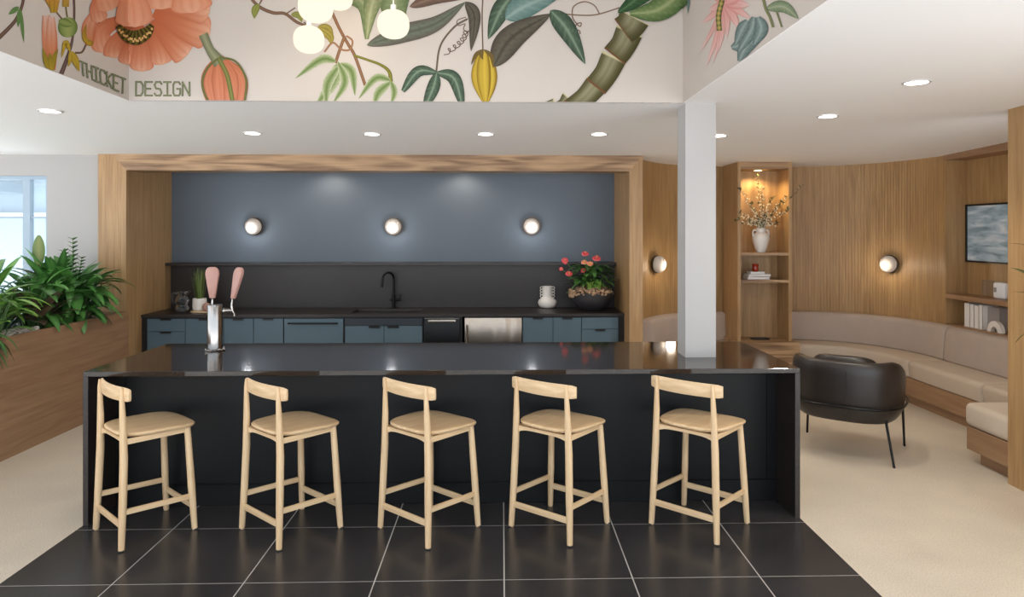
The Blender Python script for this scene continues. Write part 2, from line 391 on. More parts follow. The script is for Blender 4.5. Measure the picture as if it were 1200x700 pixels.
# right lounge wall with the shelf recess
RX = 4.60; RD = 4.83; RY1 = 7.12; RY0 = 5.3
zs = at_x(1107, 346.5, RX).z; zsill = at_x(1107, 381, RX).z; ztop = 2.54
bm = bx(RX, RX+.12, 4.2, RY1, 0, zsill-.025); struct('wall_lounge_right', bm, 'oak_wall', smooth=False)
struct('wall_lounge_side', bx(RX, 5.2, 4.2, RY0, zsill-.025, 2.56), 'oak_wall', smooth=False)
shf = thing('built_in_shelves', 'oak recessed wall shelves with a sea picture, at the right of the lounge', 'shelves', (RD, 6.2, zsill))
obj('back_panel', bx(RD, RD+.03, RY0+.002, RY1+.04, zsill-.02, ztop), 'oak_wall', shf, smooth=False)
obj('side_panel', bx(RX+.001, RD, RY1, RY1+.04, zsill-.02, ztop), 'oak_v', shf, smooth=False)
obj('top_panel', bx(RX-.004, RD, RY0+.002, RY1+.04, ztop-.05, ztop+.03), 'oak_y', shf, smooth=False)
obj('shelf', bx(RX-.002, RD-.001, RY0+.002, RY1-.001, zs-.022, zs+.022), 'oak_y', shf, smooth=False)
obj('shelf', bx(RX-.01, RD-.001, RY0+.002, RY1-.001, zsill-.02, zsill+.02), 'oak_y', shf, smooth=False)
# oak wall end at the right edge of the picture
struct('wall_oak_end', bx(3.507, 3.72, 2.6, 4.751, 0, 2.596), 'oak_v', smooth=False)

# ================================================================== MURAL
def wall_pt(px, py, lay=1):
    o = .001*lay
    q = at_y(px, py, YB-o)
    if q.x < atl(YB)+o:
        d = ray(px, py); k = (ATL1[0]-ATL0[0])/(ATL1[1]-ATL0[1])    # x = a + k (y-4.6)
        t = (ATL0[0]+o-k*4.6)/(d.x-k*d.y); q = Vector((d.x*t, d.y*t, HC+d.z*t))
    elif q.x > ATR-o: q = at_x(px, py, ATR-o)
    q.z = max(q.z, 2.6035); return q
def painted(bm, spine, wid, colf, lay=1, n=26, m=9, prof=None):
    """a painted petal / leaf / stem: spine in picture points; wid half-width; colf(u,v)->srgb"""
    cl = bm.loops.layers.float_color.get('Col') or bm.loops.layers.float_color.new('Col')
    S = spline([(x, y, 0) for x, y in spine], n); rows = []; lay = lay+.01*len(bm.faces)/200
    for i, p in enumerate(S):
        u = i/(n-1); t = (S[min(i+1, n-1)]-S[max(i-1, 0)]).normalized(); a = Vector((-t.y, t.x, 0))
        w = wid*prof(u) if prof else (wid if not hasattr(wid, '__len__') else None)
        if w is None:
            k = u*(len(wid)-1); s = min(int(k), len(wid)-2); w = wid[s]+(wid[s+1]-wid[s])*(k-s)
        rows.append([(p+a*w*(2*j/(m-1)-1), u, 2*j/(m-1)-1) for j in range(m)])
    V = [[bm.verts.new(wall_pt(q.x, q.y, lay)) for q, _, _ in r] for r in rows]
    for i in range(n-1):
        for j in range(m-1):
            try: f = bm.faces.new((V[i][j], V[i][j+1], V[i+1][j+1], V[i+1][j]))
            except ValueError: continue
            for l, (a, b) in zip(f.loops, ((i, j), (i, j+1), (i+1, j+1), (i+1, j))):
                _, u, v = rows[a][b]; l[cl] = (*[.64*c for c in lin(colf(u, v))], 1)
def mixc(a, b, t): t = max(0, min(1, t)); return tuple(x+(y-x)*t for x, y in zip(a, b))
def leafy(c, edge, vein, nv=9):
    def f(u, v):
        k = mixc(c, edge, abs(v)**1.5)
        s = math.sin((u*nv-abs(v)*1.6)*2*PI); k = mixc(k, vein, .35*max(0, s)**4)
        return mixc(k, vein, max(0, 1-abs(v)*7)*.8)
    return f
def petal_c(c, edge, tip, stripes=5):
    def f(u, v):
        k = mixc(c, tip, u**1.4); k = mixc(k, edge, .6*abs(v)**3)
        return mixc(k, edge, .45*max(0, math.sin(v*stripes*PI+u*2))**2*(1-.5*u))
    return f
lp = lambda u: math.sin(PI*min(1, u**.8))**.8 if 0 < u < 1 else 0.02
pp = lambda u: (.25+.75*math.sin(min(1, u*1.15)*PI/2))*(1 if u < .8 else math.sqrt(max(.0, 1-((u-.8)/.2)**2))+.02)
mur = thing('wall_mural', 'botanical mural of orange poppy, leaves and bamboo painted around the light well', 'mural', (-.6, YB, 2.61))
def mpart(name, fn, label=None):
    bm = B(); fn(bm); return obj(name, bm, 'paint', mur, smooth=False, label=label)
G1, G2, G3 = (120, 150, 84), (70, 100, 56), (186, 200, 150)
BRN = (132, 104, 84); OR1, OR2, OR3 = (240, 168, 130), (206, 112, 72), (246, 190, 158)
st = lambda c, d: (lambda u, v: mixc(c, d, abs(v)))
def stems_left(bm):
    painted(bm, [(28, -8), (26, 6), (18, 24), (0, 43), (-12, 52)], [1.6, 1.8, 2, 2.6, 2.6], st(BRN, (88, 66, 60)))
    painted(bm, [(86, -8), (87, 15), (85, 45), (80, 64), (70, 92)], [1.4, 1.4, 1.5, 2, 3], st((130, 104, 96), (90, 70, 66)))
    painted(bm, [(88, 62), (96, 61), (101, 52)], [1.2, 1.2, 1.2], st(BRN, (90, 70, 60)))
    painted(bm, [(66, 14), (74, 24)], [1, 1], st(BRN, BRN)); painted(bm, [(76, 0), (79, 22)], [1, 1], st((120, 120, 60), BRN))
mpart('painted_stem', stems_left)
def buds(bm):
    for sp, w in (([(22, 8), (10, 17)], 3), ([(23, 10), (21, 32)], 2.6), ([(24, 10), (28, 50)], 2.2)):
        painted(bm, sp, w, leafy((128, 164, 96), (90, 124, 68), (70, 110, 60), 2), 2, prof=lp)
    painted(bm, [(79, 20), (80, 44)], 11.5, lambda u, v: mixc((164, 178, 104), (104, 130, 62), abs(v)**2), 2, prof=lambda u: math.sqrt(max(0, 1-(2*u-1)**2)))
    painted(bm, [(69, 24), (86, 30)], 5, lambda u, v: mixc((152, 168, 94), (98, 122, 58), abs(v)**2), 3, prof=lp)
    for sp, w in (([(64, 14), (52, -10)], 5), ([(62, 15), (60, -12)], 5), ([(65, 15), (68, -10)], 4)):
        painted(bm, sp, w, petal_c((196, 160, 50), (150, 110, 40), (232, 150, 90)), 3, prof=lambda u: .5+.5*u)
    painted(bm, [(77, 8), (77, -8)], 4, petal_c((190, 160, 60), (150, 110, 40), (220, 150, 90)), 3)
    for sp, w in (([(60, 82), (54, 18)], 7.5), ([(61, 82), (60, 20)], 7)):
        painted(bm, sp, w, petal_c((226, 130, 80), (200, 110, 76), (236, 200, 184), 3), 2, prof=lambda u: .55+.45*math.sin(u*PI))
    for sp in ([(62, 84), (55, 74), (50, 56)], [(60, 84), (62, 72), (68, 57)], [(61, 86), (60, 74), (58, 62)]):
        painted(bm, sp, 3.6, petal_c((206, 170, 50), (128, 124, 40), (150, 134, 44), 2), 4, prof=lp)
    for sp, w in (([(82, 60), (77, 50), (72, 68)], 3), ([(82, 60), (88, 70), (93, 84)], 4.4), ([(82, 60), (82, 70), (80, 78)], 2.4)):
        painted(bm, sp, w, petal_c((208, 176, 60), (150, 120, 30), (196, 166, 60), 2), 4, prof=lp)
    painted(bm, [(105, 53), (104, 34), (110, 16)], 8.5, petal_c((214, 140, 96), (196, 96, 66), (238, 182, 156), 3), 2, prof=lambda u: .5+.5*math.sin(u*PI))
    painted(bm, [(108, 54), (99, 44), (101, 28)], 3, petal_c((206, 170, 50), (140, 110, 30), (170, 130, 50)), 4, prof=lp)
    painted(bm, [(102, 51), (110, 50)], 3.4, petal_c((206, 170, 50), (140, 110, 30), (170, 130, 50)), 4, prof=lp)
mpart('painted_bud', buds, 'orange and yellow flower buds')
def poppy(bm):
    back = [((150, 20), (120, 36), (122, 62), 13), ((158, 25), (136, 52), (134, 68), 13), ((160, 30), (152, 60), (150, 76), 12), ((165, 30), (166, 64), (166, 84), 14),
            ((172, 30), (186, 58), (190, 76), 13), ((178, 25), (206, 52), (220, 64), 17), ((180, 15), (220, 32), (246, 40), 20), ((178, 5), (220, 8), (246, 12), 18), ((120, -12), (114, 8), (118, 26), 10)]
    for i, (a, b, c, w) in enumerate(back):
        painted(bm, [a, b, c], w, petal_c(OR2, (200, 110, 76), OR3, 4), 1+.5*i, prof=pp, m=13)
    for i, (a, b, c, w) in enumerate((((120, -20), (124, -4), (130, 12), 15), ((180, -25), (188, -8), (190, 11), 26), ((215, -20), (222, -6), (226, 15), 24), ((150, -25), (156, 6), (158, 32), 22))):
        painted(bm, [a, b, c], w, petal_c((236, 160, 120), (214, 122, 84), (246, 184, 150), 4), 6+.5*i, prof=pp, m=13)
    painted(bm, [(138, 30), (148, 41), (160, 44), (172, 38), (178, 29)], [3, 7, 9, 7, 3], lambda u, v: mixc((120, 108, 40), (60, 46, 20), .5+.5*math.sin(u*60+v)), 9, m=9, n=60)
    for k in range(22):
        u = k/21; x = 140+38*u; y = 34+12*math.sin(u*PI)+1.5*math.sin(k*2.3)
        painted(bm, [(x, y), (x, y+2.6)], 1.1, lambda u, v: (240, 190, 120), 10, n=4, m=3)
mpart('painted_poppy', poppy, 'large orange poppy head across the wall corner')
def poppybud(bm):
    painted(bm, [(238, 40), (246, 58), (258, 74)], [5.5, 5, 8], st((168, 168, 132), (120, 122, 92)), 9)
    for k, (a, b, c, w) in enumerate((((256, 67), (244, 92), (250, 124), 8.5), ((258, 67), (281, 92), (279, 124), 8.5), ((256, 68), (257, 92), (260, 126), 9), ((258, 68), (270, 92), (270, 126), 9))):
        painted(bm, [a, b, c], w, petal_c((222, 138, 98), (176, 96, 66), (226, 150, 120), 4), 5+k, prof=lambda u: math.sin(PI*(.12+.62*u)), m=11)
    painted(bm, [(256, 68), (266, 88), (272, 116), (274, 124)], 2.6, st((150, 150, 84), (106, 110, 60)), 10)
    painted(bm, [(256, 68), (243, 80), (237, 96), (240, 110), (246, 122)], 1.2, st((120, 124, 70), (110, 110, 70)), 10)
    painted(bm, [(257, 67), (276, 72), (288, 92), (287, 118)], 1.2, st((120, 124, 70), (110, 110, 70)), 10)
mpart('painted_poppy_bud', poppybud, 'hanging orange poppy bud with green stripes')
GLY = {'T': [((0, 0), (1, 0)), ((.5, 0), (.5, 1))], 'H': [((0, 0), (0, 1)), ((1, 0), (1, 1)), ((0, .5), (1, .5))],
       'I': [((0, 0), (1, 0)), ((.5, 0), (.5, 1)), ((0, 1), (1, 1))], 'C': [((1, .15), (.8, 0)), ((.8, 0), (.2, 0)), ((.2, 0), (0, .2)), ((0, .2), (0, .8)), ((0, .8), (.2, 1)), ((.2, 1), (.8, 1)), ((.8, 1), (1, .85))],
       'K': [((0, 0), (0, 1)), ((1, 0), (.05, .5)), ((.15, .45), (1, 1))], 'E': [((0, 0), (0, 1)), ((0, 0), (1, 0)), ((0, .5), (.75, .5)), ((0, 1), (1, 1))],
       'D': [((0, 0), (0, 1)), ((0, 0), (.7, 0)), ((.7, 0), (1, .25)), ((1, .25), (1, .75)), ((1, .75), (.7, 1)), ((.7, 1), (0, 1))],
       'S': [((1, .15), (.8, 0)), ((.8, 0), (.2, 0)), ((.2, 0), (0, .22)), ((0, .22), (.2, .48)), ((.2, .48), (.8, .52)), ((.8, .52), (1, .78)), ((1, .78), (.8, 1)), ((.8, 1), (.2, 1)), ((.2, 1), (0, .85))],
       'G': [((1, .15), (.8, 0)), ((.8, 0), (.2, 0)), ((.2, 0), (0, .2)), ((0, .2), (0, .8)), ((0, .8), (.2, 1)), ((.2, 1), (.8, 1)), ((.8, 1), (1, .85)), ((1, .85), (1, .5)), ((1, .5), (.55, .5))],
       'N': [((0, 1), (0, 0)), ((0, 0), (1, 1)), ((1, 1), (1, 0))]}
def word(text, corners):
    (x0, y0), (x1, y1), (x2, y2), (x3, y3) = corners     # TL TR BR BL
    def mp(u, v): return ((x0*(1-u)+x1*u)*(1-v)+(x3*(1-u)+x2*u)*v, (y0*(1-u)+y1*u)*(1-v)+(y3*(1-u)+y2*u)*v)
    def f(bm):
        n = len(text)
        for k, ch in enumerate(text):
            for a, b in GLY[ch]:
                A = mp((k+.08+.74*a[0])/n, a[1]); Bq = mp((k+.08+.74*b[0])/n, b[1])
                d = Vector((Bq[0]-A[0], Bq[1]-A[1])); d.normalize(); A2 = (A[0]-d.x*.8, A[1]-d.y*.8); B2 = (Bq[0]+d.x*.8, Bq[1]+d.y*.8)
                painted(bm, [A2, B2], 1.0, lambda u, v: (92, 104, 66), 4, n=4, m=3)
                painted(bm, [A, Bq], .36, lambda u, v: (176, 178, 140), 6, n=4, m=3)
    return f
mpart('painted_lettering', word('THICKET', ((93, 71.5), (148.5, 93.5), (148, 111), (94.5, 87))), 'green lettering reading THICKET')
mpart('painted_lettering', word('DESIGN', ((158.5, 96), (224, 96.5), (224, 112), (158.5, 112))), 'green lettering reading DESIGN')
def vines(bm):
    painted(bm, [(292, -4), (304, 8), (320, 15), (334, 16), (348, 26), (364, 32)], [1.6, 2, 2, 1.8, 1.8, 1], st((150, 116, 92), (104, 78, 64)))
    painted(bm, [(310, -6), (304, 5)], 1, st(BRN, BRN)); painted(bm, [(334, 17), (346, 9)], .8, st(BRN, BRN)); painted(bm, [(356, 26), (366, 34)], .8, st(BRN, BRN))
    painted(bm, [(388, 12), (398, 34), (408, 52), (416, 66), (428, 100)], 1.8, st((168, 126, 92), (120, 84, 62)))
    painted(bm, [(404, 42), (399, 56), (393, 74)], 1.8, st((168, 126, 92), (120, 84, 62)), 1)
    painted(bm, [(380, 61), (390, 50), (400, 58), (410, 58), (413, 48), (406, 42)], 1.1, st((186, 140, 100), (140, 100, 80)), 2)
    painted(bm, [(415, 65), (430, 70), (446, 76), (456, 84), (458, 96)], [1.4, 1.4, 1.6, 2, 2.6], st((150, 144, 60), (110, 106, 50)), 2)
    painted(bm, [(566, -6), (565, 20), (566, 62)], .8, st((120, 96, 80), BRN))
    painted(bm, [(548, 22), (532, 32), (516, 54), (511, 86)], 1.1, st((124, 112, 88), (96, 84, 74)))
    loop = [(546, 20), (536, 24), (537, 30), (545, 28), (543, 34), (548, 38)]
    for k in range(26):
        u = k/25; loop.append((546-24*u*u+3*math.cos(k*1.6), 36+26*u+3*math.sin(k*1.6)))
    painted(bm, loop, .55, st((116, 98, 88), BRN), 2, n=150, m=3)
    painted(bm, [(648, 14), (668, 17), (690, 18), (704, 16), (726, 9)], .8, st((140, 116, 96), BRN))
    painted(bm, [(703, 17), (696, 6), (684, 2), (672, 8), (671, 20), (676, 28), (680, 31), (681, 27), (676, 28), (674, 34), (679, 36), (680, 40)], .7, st((140, 116, 96), BRN), 2, n=60, m=3)
    painted(bm, [(608, 20), (602, 32), (596, 36), (600, 40), (594, 36), (584, 40)], .6, st((140, 116, 96), BRN), 2, n=40, m=3)
mpart('painted_vine', vines)
DK, TEAL = (96, 100, 88), (120, 150, 142)
def fan(bm, c, tips, w, f, lay=3):
    for x, y in tips: painted(bm, [c, ((c[0]+x)/2+(y-c[1])*.08, (c[1]+y)/2-abs(x-c[0])*.12), (x, y)], w, f, lay, prof=lp)
L1 = leafy((120, 124, 84), (96, 100, 72), (156, 164, 120))
Lg = leafy((92, 112, 92), (58, 74, 60), (150, 172, 146)); Ld = leafy((112, 108, 92), (84, 76, 66), (70, 64, 54)); Lt = leafy((130, 158, 150), (92, 124, 118), (168, 190, 180))
def leaves_a(bm):
    painted(bm, [(303, 5), (299, 12), (298, 22)], 4.5, leafy((166, 170, 90), (120, 130, 60), (120, 130, 60)), 2, prof=lp)
    painted(bm, [(341, 17), (350, 18), (354, 26)], 4, leafy((170, 168, 96), (130, 130, 66), (120, 130, 60)), 2, prof=lp)
    for sp in ([(372, 32), (384, 34), (390, 46)], [(372, 32), (386, 42), (388, 52)]): painted(bm, sp, 5, leafy((190, 176, 90), (150, 130, 60), (130, 120, 50)), 2, prof=lp)
    pale = leafy((128, 150, 92), (214, 214, 184), (110, 132, 70), 6)
    for sp, w in (([(394, 72), (376, 70), (346, 92)], 5.5), ([(396, 74), (390, 96), (370, 124)], 8), ([(398, 76), (384, 98), (382, 124)], 6), ([(398, 74), (412, 84), (416, 112)], 5.5), ([(396, 72), (404, 96), (390, 122)], 5),
                  ([(458, 94), (440, 92), (420, 116)], 5), ([(458, 96), (444, 108), (438, 124)], 5.5), ([(458, 95), (462, 108), (458, 123)], 4)):
        painted(bm, sp, w, pale, 3, prof=lp)
mpart('painted_leaf', leaves_a, 'pale green lobed leaves')
def leaves_b(bm):
    d = leafy((150, 164, 118), (100, 118, 76), (190, 196, 150), 3)
    painted(bm, [(410, -8), (428, 8), (430, 46)], 11, d, 2, prof=lambda u: 1-.8*u**2)
    painted(bm, [(440, -8), (434, 14), (430, 44)], 12, leafy((170, 174, 128), (112, 126, 82), (196, 200, 156), 3), 3, prof=lambda u: 1-.85*u**1.5)
    painted(bm, [(462, -10), (462, 12), (466, 30)], 20, leafy((146, 160, 116), (104, 120, 80), (180, 186, 140), 3), 2.5, prof=lambda u: 1-.5*u)
    painted(bm, [(430, 53), (470, 40), (510, 28), (546, 2)], 11, leafy((120, 132, 114), (106, 96, 86), (92, 92, 80)), 4, prof=lp, n=40)
    painted(bm, [(480, 8), (510, -2), (545, -2)], 7, leafy((130, 104, 90), (100, 80, 70), (150, 130, 110)), 4, prof=lp)
    painted(bm, [(546, 2), (556, 20), (552, 60)], 7.5, Ld, 5, prof=lp)
    c = (512, 85)
    for sp, w in (([c, (490, 84), (472, 107)], 6.5), ([c, (508, 102), (498, 126)], 7.5), ([c, (532, 92), (542, 124)], 7.5)): painted(bm, sp, w, Lg, 4, prof=lambda u: math.sin(PI*min(1, u*.9+.03))**.7)
    painted(bm, [(602, -8), (586, 14), (572, 46)], 11, Lg, 4, prof=lp)
    painted(bm, [(592, 22), (618, 6), (668, -14)], 14, Lt, 5, prof=lp)
    painted(bm, [(578, 78), (600, 44), (646, 16)], 15, Ld, 5.5, prof=lp, n=36)
    painted(bm, [(645, 12), (664, 34), (686, 75)], 11.5, Lg, 6, prof=lp)
mpart('painted_leaf', leaves_b, 'dark green and brown pointed leaves')
def fruit(bm):
    y = lambda u, v: mixc((222, 190, 74), (150, 120, 40), abs(v)**2+.4*max(0, math.sin(v*6))**6)
    for dx, w in ((-8, 6), (8, 7), (0, 8.5)): painted(bm, [(567+dx*.3, 60), (567+dx*1.1, 90), (569+dx*.2, 121)], w, y, 4+abs(dx+.5)*-.05+1, prof=lambda u: math.sin(PI*min(1, .1+u*.88))**.7, m=11)
    for sp in ([(567, 58), (558, 64), (552, 76)], [(567, 58), (576, 66), (578, 80)], [(566, 58), (564, 64), (566, 70)]): painted(bm, sp, 2.4, leafy((140, 116, 60), (100, 84, 50), (90, 70, 40)), 7, prof=lp)
mpart('painted_fruit', fruit, 'yellow ribbed fruit')
def bamboo(bm):
    seg = [((744, 20), (730, 36), 19, 17), ((738, 36), (720, 66), 16.5, 15.5), ((720, 66), (698, 102), 15.5, 14), ((700, 98), (668, 128), 14, 12), ((668, 116), (650, 128), 11, 7), ((650, 119), (622, 121), 4, 1)]
    def f(u, v):
        k = mixc((176, 172, 140), (74, 72, 40), abs(v-.1)**1.1); k = mixc(k, (92, 84, 50), .5*max(0, math.sin(v*9+1))**2); k = mixc(k, (80, 72, 40), .7*u**3)
        if u < .08: return mixc(k, (226, 214, 170), .9)
        if u > .93: return (122, 84, 56)
        return k
    for k, (a, b, w0, w1) in enumerate(seg):
        mdp = ((a[0]+b[0])/2+1.5, (a[1]+b[1])/2+1.5); painted(bm, [a, mdp, b], [w0, (w0+w1)/2-.8, w1], f, 9-k, m=15)
    g = leafy((132, 150, 96), (76, 104, 58), (180, 190, 136), 5)
    painted(bm, [(724, 15), (742, 2), (760, -14)], 13, leafy((60, 92, 60), (50, 80, 50), (110, 140, 96)), 10, prof=lambda u: u**.6)
    painted(bm, [(738, 16), (770, 12), (798, -8)], 15, g, 11, prof=lambda u: math.sin(PI*(.05+.6*u)))
mpart('painted_bamboo', bamboo, 'green jointed bamboo stalk')
def rightw(bm):
    pk = petal_c((240, 176, 166), (224, 140, 130), (248, 220, 214), 3)
    c = (848, 4)
    for x, y, w in ((822, 28, 4), (830, 12, 5), (821, 60, 2.6), (828, 78, 2.8), (836, 74, 2.6), (842, 62, 3), (852, 44, 3.5), (866, 34, 5), (880, 22, 4), (878, 6, 6), (868, -12, 8), (836, -14, 8)):
        painted(bm, [c, ((c[0]+x)/2+2, (c[1]+y)/2), (x, y)], w, pk, 2, prof=lp)
    painted(bm, [(846, 0), (842, 18), (843, 36)], 3, lambda u, v: mixc((214, 190, 110), (90, 100, 50), abs(v)+.3*math.sin(u*40)), 4)
    b = leafy((140, 160, 154), (92, 110, 108), (176, 190, 186), 3)
    for sp, w in (([(880, 40), (868, 52), (857, 56)], 8), ([(892, 42), (876, 52), (866, 72)], 9), ([(884, 20), (880, 36), (866, 60)], 8), ([(888, 20), (892, 34), (884, 52)], 8), ([(876, 24), (870, 34), (862, 52)], 7)):
        painted(bm, sp, w, b, 3, prof=lambda u: math.sin(PI*min(1, .12+u*.8)))
    painted(bm, [(898, 10), (918, 8), (936, 22)], 7, leafy((150, 164, 130), (110, 128, 96), (184, 190, 160)), 3, prof=lp)
    painted(bm, [(893, -6), (897, 10), (902, 20), (906, 32)], 1.4, st((150, 150, 100), (110, 120, 80)), 4)
    painted(bm, [(910, 14), (916, 32)], .9, st((150, 150, 100), (110, 120, 80)), 4)
    painted(bm, [(804, -10), (806, 4), (806, 16)], 4, Lt, 4, prof=lambda u: 1-u)
mpart('painted_pink_flower', rightw, 'pink spiky flower with blue-green leaves')

# ================================================================== ISLAND
isl = thing('kitchen_island', 'long black granite island with waterfall ends, in front of the kitchen', 'kitchen island', (-.33, 4.73, 0))
IX0, IX1, IY0, IY1 = -2.483, 1.815, 4.203, 5.25
obj('countertop', bx(IX0, IX1, IY0, IY1, .885, .915, .002, 1), 'granite', isl)
obj('side_panel', bx(IX0, IX0+.03, IY0, IY1, .003, .885), 'granite_matte', isl)
obj('side_panel', bx(IX1-.03, IX1, IY0, IY1, .003, .885), 'granite_matte', isl)
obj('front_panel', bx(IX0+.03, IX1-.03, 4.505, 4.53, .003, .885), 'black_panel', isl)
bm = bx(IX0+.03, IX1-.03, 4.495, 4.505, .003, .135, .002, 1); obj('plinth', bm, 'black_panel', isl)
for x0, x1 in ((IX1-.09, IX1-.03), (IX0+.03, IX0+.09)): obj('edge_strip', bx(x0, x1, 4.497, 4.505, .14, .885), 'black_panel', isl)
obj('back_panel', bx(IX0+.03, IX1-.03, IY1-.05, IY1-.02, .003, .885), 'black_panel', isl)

# ================================================================== STOOLS
def make_stool():
    t = thing('counter_stool', '', 'stool', (0, 0, 0))
    h = .615
    for sx in (-1, 1):
        bm = B(); tube(bm, [(sx*.212, -.199, 0), (sx*.209, -.196, .01), (sx*.199, -.186, .25), (sx*.190, -.178, .50), (sx*.184, -.180, .68), (sx*.179, -.185, .84), (sx*.178, -.186, .882)], [.0145, .0165, .0205, .021, .018, .012, .006], 14)
        g_ = obj('leg', bm, 'ash', t, local=True); bm = B(); tube(bm, [(sx*.2125, -.1995, -.001), (sx*.2122, -.199, .006)], .0152, 14); obj('foot_pad', bm, 'black', g_, local=True)
        bm = B(); tube(bm, [(sx*.212, .199, 0), (sx*.209, .196, .01), (sx*.196, .184, .25), (sx*.178, .167, h-.018)], [.0145, .0165, .0205, .0175], 14)
        g_ = obj('leg', bm, 'ash', t, local=True); bm = B(); tube(bm, [(sx*.2125, .1995, -.001), (sx*.2122, .199, .006)], .0152, 14); obj('foot_pad', bm, 'black', g_, local=True)
    # saddle seat
    bm = B(); rs = []
    def zt(x, y, r): return h+.012-.008*(1-r*r)-.008*((y+.02)/.2)**2*(1 if y > 0 else -.2)+.002*(x/.21)**2
    outl = superell(.238, .212, 3.6, 52, .022, .208)
    for r, dz in ((.02, None), (.35, None), (.7, None), (.92, None), (.985, -.003)):
        rs.append([(x*r, (y-.022)*r+.022, zt(x*r, (y-.022)*r, r)+(dz or 0)) for x, y in outl])
    for r, z in ((1.0, -.006), (.995, -.013), (.96, -.021), (.90, -.026)):
        rs.append([(x*r, (y-.022)*r+.022, zt(x, y-.022, 1)+z-.001) for x, y in outl])
    rings(bm, rs); obj('seat', bm, 'ash_y', t, local=True, angle=50)
    # aprons: two sides, arched back and front
    for sx in (-1, 1):
        bm = B(); bar(bm, (sx*.187, -.176, h-.030), (sx*.178, .168, h-.030), .018, .030); obj('apron', bm, 'ash_y', t, local=True)
    for y in (-.168, .160):
        bm = B(); k = 14
        pr = [(-.185+.37*i/k, h-.016) for i in range(k+1)]; lo = [(.185-.37*i/k, h-.034-.026*abs(1-2*i/k)**5) for i in range(k+1)]
        prism(bm, pr+lo, 'Y', y-.009, y+.009); obj('apron', bm, 'ash_x', t, local=True, smooth=False)
    # stretchers
    for sx in (-1, 1):
        bm = B(); bar(bm, (sx*.2015, -.189, .205), (sx*.200, .188, .195), .016, .030); obj('stretcher', bm, 'ash_y', t, local=True)
    for y in (-.192, .191):
        bm = B(); bar(bm, (-.2055, y, .135), (.2055, y, .135), .016, .034); obj('stretcher', bm, 'ash_x', t, local=True)
    # curved backrest on the sitter's side of the uprights
    bm = B(); k = 18; rs = []
    for i in range(k+1):
        u = 2*i/k-1; x = .228*u; yc = -.158-.034*(1-u*u)
        th = .0095*(1-.3*abs(u)**8); hh = .040*(1-.04*u*u-.16*abs(u)**16); z0 = .845
        a = math.atan2(.068*u, .228)
        sec = []
        for j in range(12):
            s = 2*PI*j/12; cx_ = math.copysign(abs(math.cos(s))**.6, math.cos(s)); sz = math.copysign(abs(math.sin(s))**.55, math.sin(s))
            sec.append((x-math.sin(a)*th*cx_, yc+math.cos(a)*th*cx_, z0+hh*sz))
        rs.append(sec)
    rings(bm, rs); obj('backrest', bm, 'ash_x', t, local=True)
    return t
SL = ['pale ash counter stool nearest the left end of the black island', 'pale ash counter stool second from the left, right of the beer tap',
      'pale ash counter stool in the middle of the row of five', 'pale ash counter stool second from the right, left of the white column',
      'pale ash counter stool at the right end, in front of the white column']
spots = [(-2.087, 4.143, -43.8), (-1.237, 4.136, -43.0), (-.427, 4.131, -42.4), (.343, 4.144, -40.0), (1.179, 4.139, -43.5)]
s0 = make_stool()
for i, (x, y, a) in enumerate(spots):
    if i == 0: s0.location = (x, y, .0041); s0.rotation_euler = (0, 0, math.radians(a)); s0['label'] = SL[0]; s0['group'] = 'stools along the island'
    else: dup(s0, (x, y, .0041), math.radians(a), SL[i])

# ================================================================== BEER TAP on the island
tp = at_z(252, 411, .915)
t = thing('beer_tower', 'chrome beer tap tower with two pink paddle handles on the island', 'beer tap', (tp.x, tp.y, .915))
def l(x, y, z): return (x, y, z)
bm = B(); lathe(bm, [(.050, 0), (.050, .315), (.047, .322), (.0, .324)], n=36, cap1=False); obj('column', bm, 'chrome', t, local=True)
bm = B(); lathe(bm, [(.066, 0), (.068, .004), (.068, .010), (.062, .014), (.0495, .015)], n=36, cap1=False)
for k in range(4): a = PI/4+k*PI/2; sphere(bm, (.064*math.cos(a), .064*math.sin(a), .014), .008, 10, 6)
obj('base_flange', bm, 'chrome', t, local=True)
def faucet(dx, dy, lean, H_=.298):
    d = Vector((dx, dy, 0)).normalized()
    bm = B(); tube(bm, [d*.045+Vector((0, 0, .275)), d*.085+Vector((0, 0, .277)), d*.112+Vector((0, 0, .275))], [.015, .012, .012], 14)
    tube(bm, [d*.052+Vector((0, 0, .275)), d*.062+Vector((0, 0, .275))], [.022, .022], 14)
    tube(bm, [d*.108+Vector((0, 0, .312)), d*.11+Vector((0, 0, .275)), d*.122+Vector((0, 0, .255)), d*.125+Vector((0, 0, .235))], [.010, .012, .009, .008], 12)
    f = obj('faucet', bm, 'chrome', t, local=True)
    b = d*.108+Vector((0, 0, .315)); up = Vector((d.x*lean[0], d.y*lean[0], 1)).normalized()+Vector((lean[1], 0, 0))
    bm = B(); tube(bm, [b, b+up*.022, b+up*.045], [.009, .007, .010], 12); obj('handle_stem', bm, 'chrome', f, local=True)
    bm = B(); rs = []; s = Vector((.75, -.55, 0)).normalized()
    if lean[2]: s = Vector((1, 0, 0)) 
    dd = up.cross(s).normalized()
    for z, w, th in ((.045, .019, .012), (.05, .022, .014), (.12, .034, .018), (.19, .046, .020), (.215, .050, .021), (.24, .047, .020), (.258, .034, .017), (.265, .018, .010)):
        rs.append([b+up*z+s*w*math.cos(2*PI*j/16)*1.0+dd*th*math.copysign(abs(math.sin(2*PI*j/16))**.7, math.sin(2*PI*j/16)) for j in range(16)])
    rings(bm, rs); obj('tap_handle', bm, 'rose', f, local=True, label='pink paddle handle')
faucet(-.6, 1, (.02, .0, 1)); faucet(1, .35, (.06, .15, 0))

